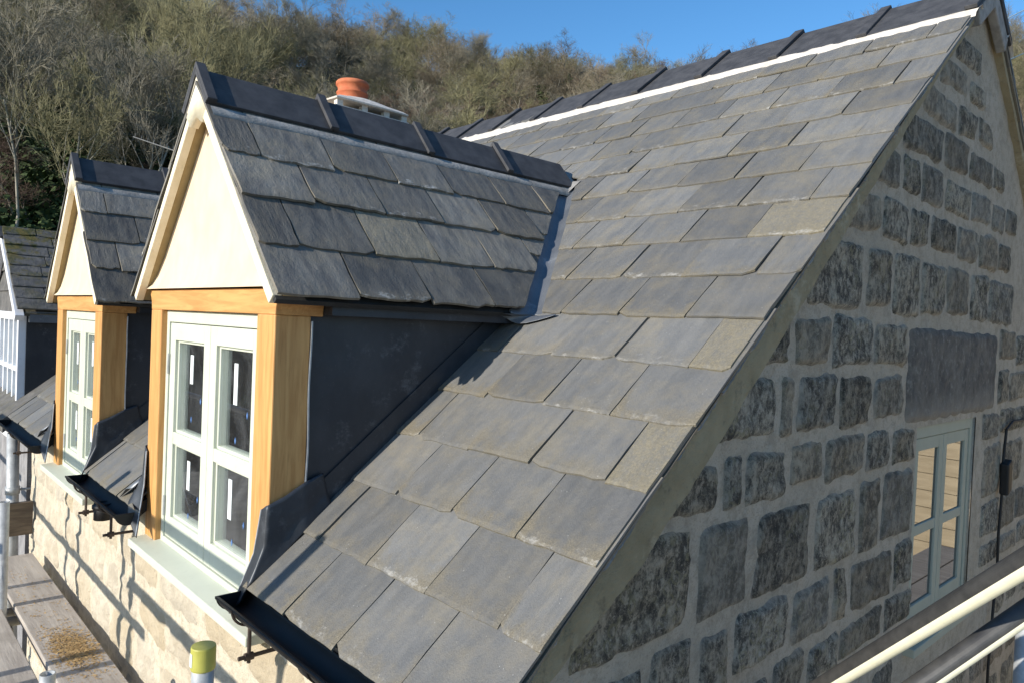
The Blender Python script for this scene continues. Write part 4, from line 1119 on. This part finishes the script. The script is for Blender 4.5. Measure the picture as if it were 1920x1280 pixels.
# ------------------------------------------------------------------ unseen timber shed, added for its reflection in the gable window
sh = empty('reflection_shed', 'unseen boarded shed added to be mirrored in the gable window', 'shed', None, (8.5, -4.5, GZ))
m = MB()
for i in range(26): m.box(8.0 + U_(0, .006), 8.03, -9, -1.0, GZ + i * .19, GZ + i * .19 + .183, 0, (R(), R(), R()))
adopt(m.build('wall', noisy('pale_boarding', (.40, .31, .19), (.52, .41, .26), 5, .8, .3, .004, 40, 0, (3, .5, 3))), sh)
m = MB(); m.box(8.04, 12, -9, -1.0, GZ, 1.8); m.prism([(7.8, -9.2, 1.8), (12.2, -9.2, 1.8), (10, -9.2, 3.2)], (0, 8.4, 0)); adopt(m.build('roof', M['dark']), sh)

# ------------------------------------------------------------------ trees
def bark_mat(name, c1, c2):
    t = NT(name); oi = t.n.new('ShaderNodeObjectInfo').outputs['Random']
    f = t.ramp(t.noise(2.2, 4, .6), .3, .7); c = t.mix(f, c1, c2)
    k = t.ramp(oi, 0, 1, .72, 1.28, False); kk = t.n.new('ShaderNodeCombineColor'); [t.l.new(k, kk.inputs[i]) for i in range(3)]
    return t.done(t.mix(1.0, c, kk.outputs[0], 'MULTIPLY'), .9)
TW = [bark_mat('twigs_olive', (.145, .135, .068), (.22, .20, .105)), bark_mat('twigs_brown', (.145, .118, .078), (.215, .175, .118)), bark_mat('twigs_grey', (.175, .158, .115), (.25, .225, .168)), bark_mat('twigs_russet', (.125, .08, .058), (.165, .11, .08))]
BK = bark_mat('bark_grey', (.15, .135, .10), (.26, .24, .19)); IVY = bark_mat('ivy_leaves', (.028, .050, .012), (.062, .092, .026))
BKP = bark_mat('pale_bark', (.26, .235, .185), (.40, .37, .30))
def tree_parts(seed, H, spread, trunk_f, nl, dens=1.0, ivy=0, lean=.1, thick=1.0):
    rnd = random.Random(seed); tr = MB(); cr = MB()
    def seg(mb, p, q, r0, r1, n): 
        d = (q - p)
        if d.length < 1e-4: return
        d.normalize(); a = d.orthogonal().normalized(); b = d.cross(a)
        vs = [p + (a * cos(2 * pi * i / n) + b * sin(2 * pi * i / n)) * r0 for i in range(n)] + [q + (a * cos(2 * pi * i / n) + b * sin(2 * pi * i / n)) * r1 for i in range(n)]
        mb.add(vs, [(i, (i + 1) % n, n + (i + 1) % n, n + i) for i in range(n)])
    def grow(p, d, L, r, lev):
        k = 3 if lev < 3 else (2 if lev == 3 else 1); pts = [p]; dd = d.copy(); r0 = r
        for i in range(k):
            dd = (dd + Vector((rnd.gauss(0, .16), rnd.gauss(0, .16), rnd.gauss(.07, .12)))).normalized()
            q = pts[-1] + dd * (L / k); r1 = r * (1 - .75 * (i + 1) / k) if lev > 0 else r * (1 - .45 * (i + 1) / k)
            seg(tr if lev < 2 else cr, pts[-1], q, r0, max(r1, .004), 6 if lev == 0 else (4 if lev == 1 else 3)); r0 = r1; pts.append(q)
        if lev == 4: return
        cnt = [nl, 9, 8, 8][lev]; cnt = max(2, int(cnt * (dens if lev > 0 else 1) + rnd.random()))
        for i in range(cnt):
            t = rnd.uniform(.25, 1.0) if lev else rnd.uniform(trunk_f, 1.0)
            f = t * k; j = min(int(f), k - 1); q = pts[j].lerp(pts[j + 1], f - j)
            base = (pts[j + 1] - pts[j]).normalized(); az = rnd.uniform(0, 2 * pi); o = base.orthogonal().normalized(); o2 = base.cross(o)
            sp = spread * rnd.uniform(.6, 1.3) * (1.25 if lev else 1.1)
            nd = (base * cos(sp) + (o * cos(az) + o2 * sin(az)) * sin(sp) + Vector((0, 0, .08))).normalized()
            grow(q, nd, [H * .42, H * .21, H * .10, H * .05][lev] * rnd.uniform(.6, 1.15), [r * .42, r * .42, .012, .0085][lev] if lev < 2 else [0, 0, .009, .0058][lev], lev + 1)
    grow(Vector((0, 0, -.4)), Vector((rnd.gauss(0, lean), rnd.gauss(0, lean), 1)).normalized(), H * .72, H * .0115 * thick, 0)
    iv = MB()
    for i in range(ivy):
        z = H * .62 * rnd.random() ** .9; a = rnd.uniform(0, 2 * pi); rr = abs(rnd.gauss(0, .16 + .22 * (1 - z / (H * .7)))) + .06
        c = Vector((rr * cos(a), rr * sin(a), z)); u = Vector((rnd.gauss(0, 1), rnd.gauss(0, 1), rnd.gauss(0, 1))).normalized(); v = u.orthogonal(); sz = rnd.uniform(.04, .10)
        iv.add([c - u * sz, c + v * sz * .8, c + u * sz, c - v * sz * .8], [(0, 1, 2, 3)])
    return tr, cr, iv
# shared meshes for the wood: trunk and twigs in one mesh
def merged(tr, cr, iv, name, tw):
    mb = MB(); mb.add(tr.v, tr.f, 0); mb.add(cr.v, cr.f, 1)
    if iv.f: mb.add(iv.v, iv.f, 2)
    return mb.mesh(name, [BK, tw, IVY])
VAR = []
for i in range(8):
    H = [7.5, 8.5, 6.8, 8.0, 7.2, 9.0, 6.2, 7.8][i]
    VAR.append(merged(*tree_parts(100 + i, H, [.75, .6, .85, .65, .8, .55, .9, .7][i], [.3, .42, .25, .4, .3, .45, .2, .35][i], [9, 8, 10, 9, 9, 8, 11, 9][i], 1.0, [0, 260, 0, 0, 420, 0, 0, 700][i]), 'bare_tree', TW[[0, 2, 1, 0, 0, 2, 3, 1][i]]))
rng = random.Random(5); placed = []
def ok(x, y, d):
    for (a, b) in placed:
        if (a - x) ** 2 + (b - y) ** 2 < d * d: return False
    return True
n_tree = 0
for tries in range(9000):
    if n_tree >= 280: break
    az = rng.uniform(2, 80); r = sqrt(rng.uniform(27 ** 2, 66 ** 2))
    x, y = -.88 + r * sin(radians(az)), -1 + r * cos(radians(az))
    if az < 22 and r < 29.5: continue
    if not ok(x, y, 1.1 + r * .012): continue
    placed.append((x, y)); n_tree += 1
    o = bpy.data.objects.new('bare_tree', VAR[rng.randrange(8)]); COL.objects.link(o); o.location = (x, y, hill_z(x, y)); k_ = rng.uniform(.48, .78)
    o.scale = (k_ * 1.25, k_ * 1.25, k_); o.rotation_euler = (rng.gauss(0, .05), rng.gauss(0, .05), rng.uniform(0, 6.28))
    tag(o, 'leafless tree standing among many others in the wood on the hillside', 'tree', 'trees of the hillside wood')
def far_wood(name, lab, variants, pts):
    me = bpy.data.meshes.new(name); me.from_pydata([q[0] for q in pts], [], [])
    for nm, typ, key in (('size', 'FLOAT', 1), ('turn', 'FLOAT', 2), ('pick', 'INT', 3)):
        at = me.attributes.new(nm, typ, 'POINT'); at.data.foreach_set('value', [q[key] for q in pts])
    o = bpy.data.objects.new(name, me); COL.objects.link(o)
    g = bpy.data.node_groups.new(name, 'GeometryNodeTree'); g.interface.new_socket('Geometry', in_out='INPUT', socket_type='NodeSocketGeometry'); g.interface.new_socket('Geometry', in_out='OUTPUT', socket_type='NodeSocketGeometry')
    gi, go = g.nodes.new('NodeGroupInput'), g.nodes.new('NodeGroupOutput'); j = g.nodes.new('GeometryNodeGeometryToInstance')
    ip = g.nodes.new('GeometryNodeInstanceOnPoints'); ip.inputs['Pick Instance'].default_value = True
    for v in reversed(variants):
        vo = bpy.data.objects.new('bare_tree_source', v); oi = g.nodes.new('GeometryNodeObjectInfo'); oi.inputs[0].default_value = vo; oi.inputs['As Instance'].default_value = True
        g.links.new(oi.outputs['Geometry'], j.inputs[0])
    def na(nm, typ):
        n_ = g.nodes.new('GeometryNodeInputNamedAttribute'); n_.data_type = typ; n_.inputs[0].default_value = nm; return n_.outputs[0]
    cx = g.nodes.new('ShaderNodeCombineXYZ'); g.links.new(na('turn', 'FLOAT'), cx.inputs[2])
    g.links.new(gi.outputs[0], ip.inputs['Points']); g.links.new(j.outputs[0], ip.inputs['Instance']); g.links.new(na('pick', 'INT'), ip.inputs['Instance Index']); g.links.new(cx.outputs[0], ip.inputs['Rotation']); g.links.new(na('size', 'FLOAT'), ip.inputs['Scale'])
    g.links.new(ip.outputs[0], go.inputs[0]); md = o.modifiers.new('wood', 'NODES'); md.node_group = g
    return tag(o, lab, 'wood', None, 'stuff')
pts = []
for tries in range(20000):
    if len(pts) >= 620: break
    az = rng.uniform(1, 82); r = rng.uniform(60, 86) if rng.random() < .8 else rng.uniform(86, 100)
    x, y = -.88 + r * sin(radians(az)), -1 + r * cos(radians(az))
    if not ok(x, y, 1.25): continue
    placed.append((x, y)); pts.append(((x, y, hill_z(x, y) - .2), rng.uniform(.42, .62), rng.uniform(0, 6.28), rng.randrange(8)))
far_wood('far_wood', 'bare grey brown wood along the top of the hillside against the sky', VAR, pts)
# nearer trees with pale trunks that one can tell apart, left of the dormers
NEAR = [(8.1, 29, 7.6, 0, 'pale slender bare trunk farthest left on the dark slope'), (9.4, 30.5, 8.0, 300, 'pale bare trunk second from the left on the dark slope'), (11.4, 28, 7.2, 300, 'thin dark trunk behind the ridge of the farther dormer'), (12.4, 30, 7.8, 0, 'upright pale trunk just above the farther dormer roof'), (13.7, 27.5, 8.0, 0, 'pale tree that leans right and forks above the farther dormer'), (15.4, 29, 7.4, 0, 'crooked pale trunk left of the nearer dormer peak'), (17.0, 30.5, 7.8, 2200, 'ivy clad trunk just left of the nearer dormer peak'), (20.3, 35, 8.2, 2600, 'thick ivy covered tree above the nearer dormer peak'), (36.2, 40, 7, 0, 'tall pale trunk right of the chimney pot on the hill'), (33.8, 36, 6, 1900, 'ivy bound tree directly behind the chimney pot'), (10.3, 33, 7.4, 2400, 'tree wrapped in dark ivy between the pale trunks at the far left'), (14.5, 34, 7.5, 2200, 'dark ivy covered tree behind the leaning pale tree'), (37.6, 37, 6, 1700, 'ivy covered tree behind the main ridge, right of the tall pale trunk')]
for i, (az, r, H, ivy, lab) in enumerate(NEAR):
    x, y = -.88 + r * sin(radians(az)), -1 + r * cos(radians(az))
    t = empty('woodland_tree', lab, 'tree', None, (x, y, hill_z(x, y) - .3))
    tr, cr, iv = tree_parts(300 + i, H, .55, .5, 7, .85, ivy, .1 if i != 4 else .22, .62)
    tr.build('trunk', BKP if ivy < 500 else BK, t, True); cr.build('crown', TW[[2, 2, 0, 2, 2, 2, 0, 0, 2, 0, 0, 0, 0][i]], t)
    if iv.f: iv.build('ivy', IVY, t)
# brambles and scrub on the woodland floor
m = MB(); rs = random.Random(9)
for i in range(8200):
    az = rs.uniform(3, 80); r = sqrt(rs.uniform(21 ** 2, 82 ** 2))
    if i > 5200: az = rs.uniform(4, 24); r = rs.uniform(21, 38)
    x, y = -.88 + r * sin(radians(az)), -1 + r * cos(radians(az)); z = hill_z(x, y)
    g = noise.noise(Vector((x * .12, y * .12, 5))) > .05
    for q in range(9):
        c = Vector((x + rs.gauss(0, .35), y + rs.gauss(0, .35), z + abs(rs.gauss(0, .45)))); u = Vector((rs.gauss(0, 1), rs.gauss(0, 1), rs.gauss(0, 1))).normalized(); v = u.orthogonal()
        if g: sz = rs.uniform(.07, .16); m.add([c - u * sz, c + v * sz * .7, c + u * sz, c - v * sz * .7], [(0, 1, 2, 3)], 0)
        else: u = (u + Vector((0, 0, .8))).normalized(); l = rs.uniform(.3, .8); v = v * .012; m.add([c - v, c + v, c + u * l], [(0, 1, 2)], 1)
tag(m.build('undergrowth', [IVY, TW[1]]), kind='stuff', label='ivy, bramble and scrub under the trees of the hillside wood', cat='undergrowth')
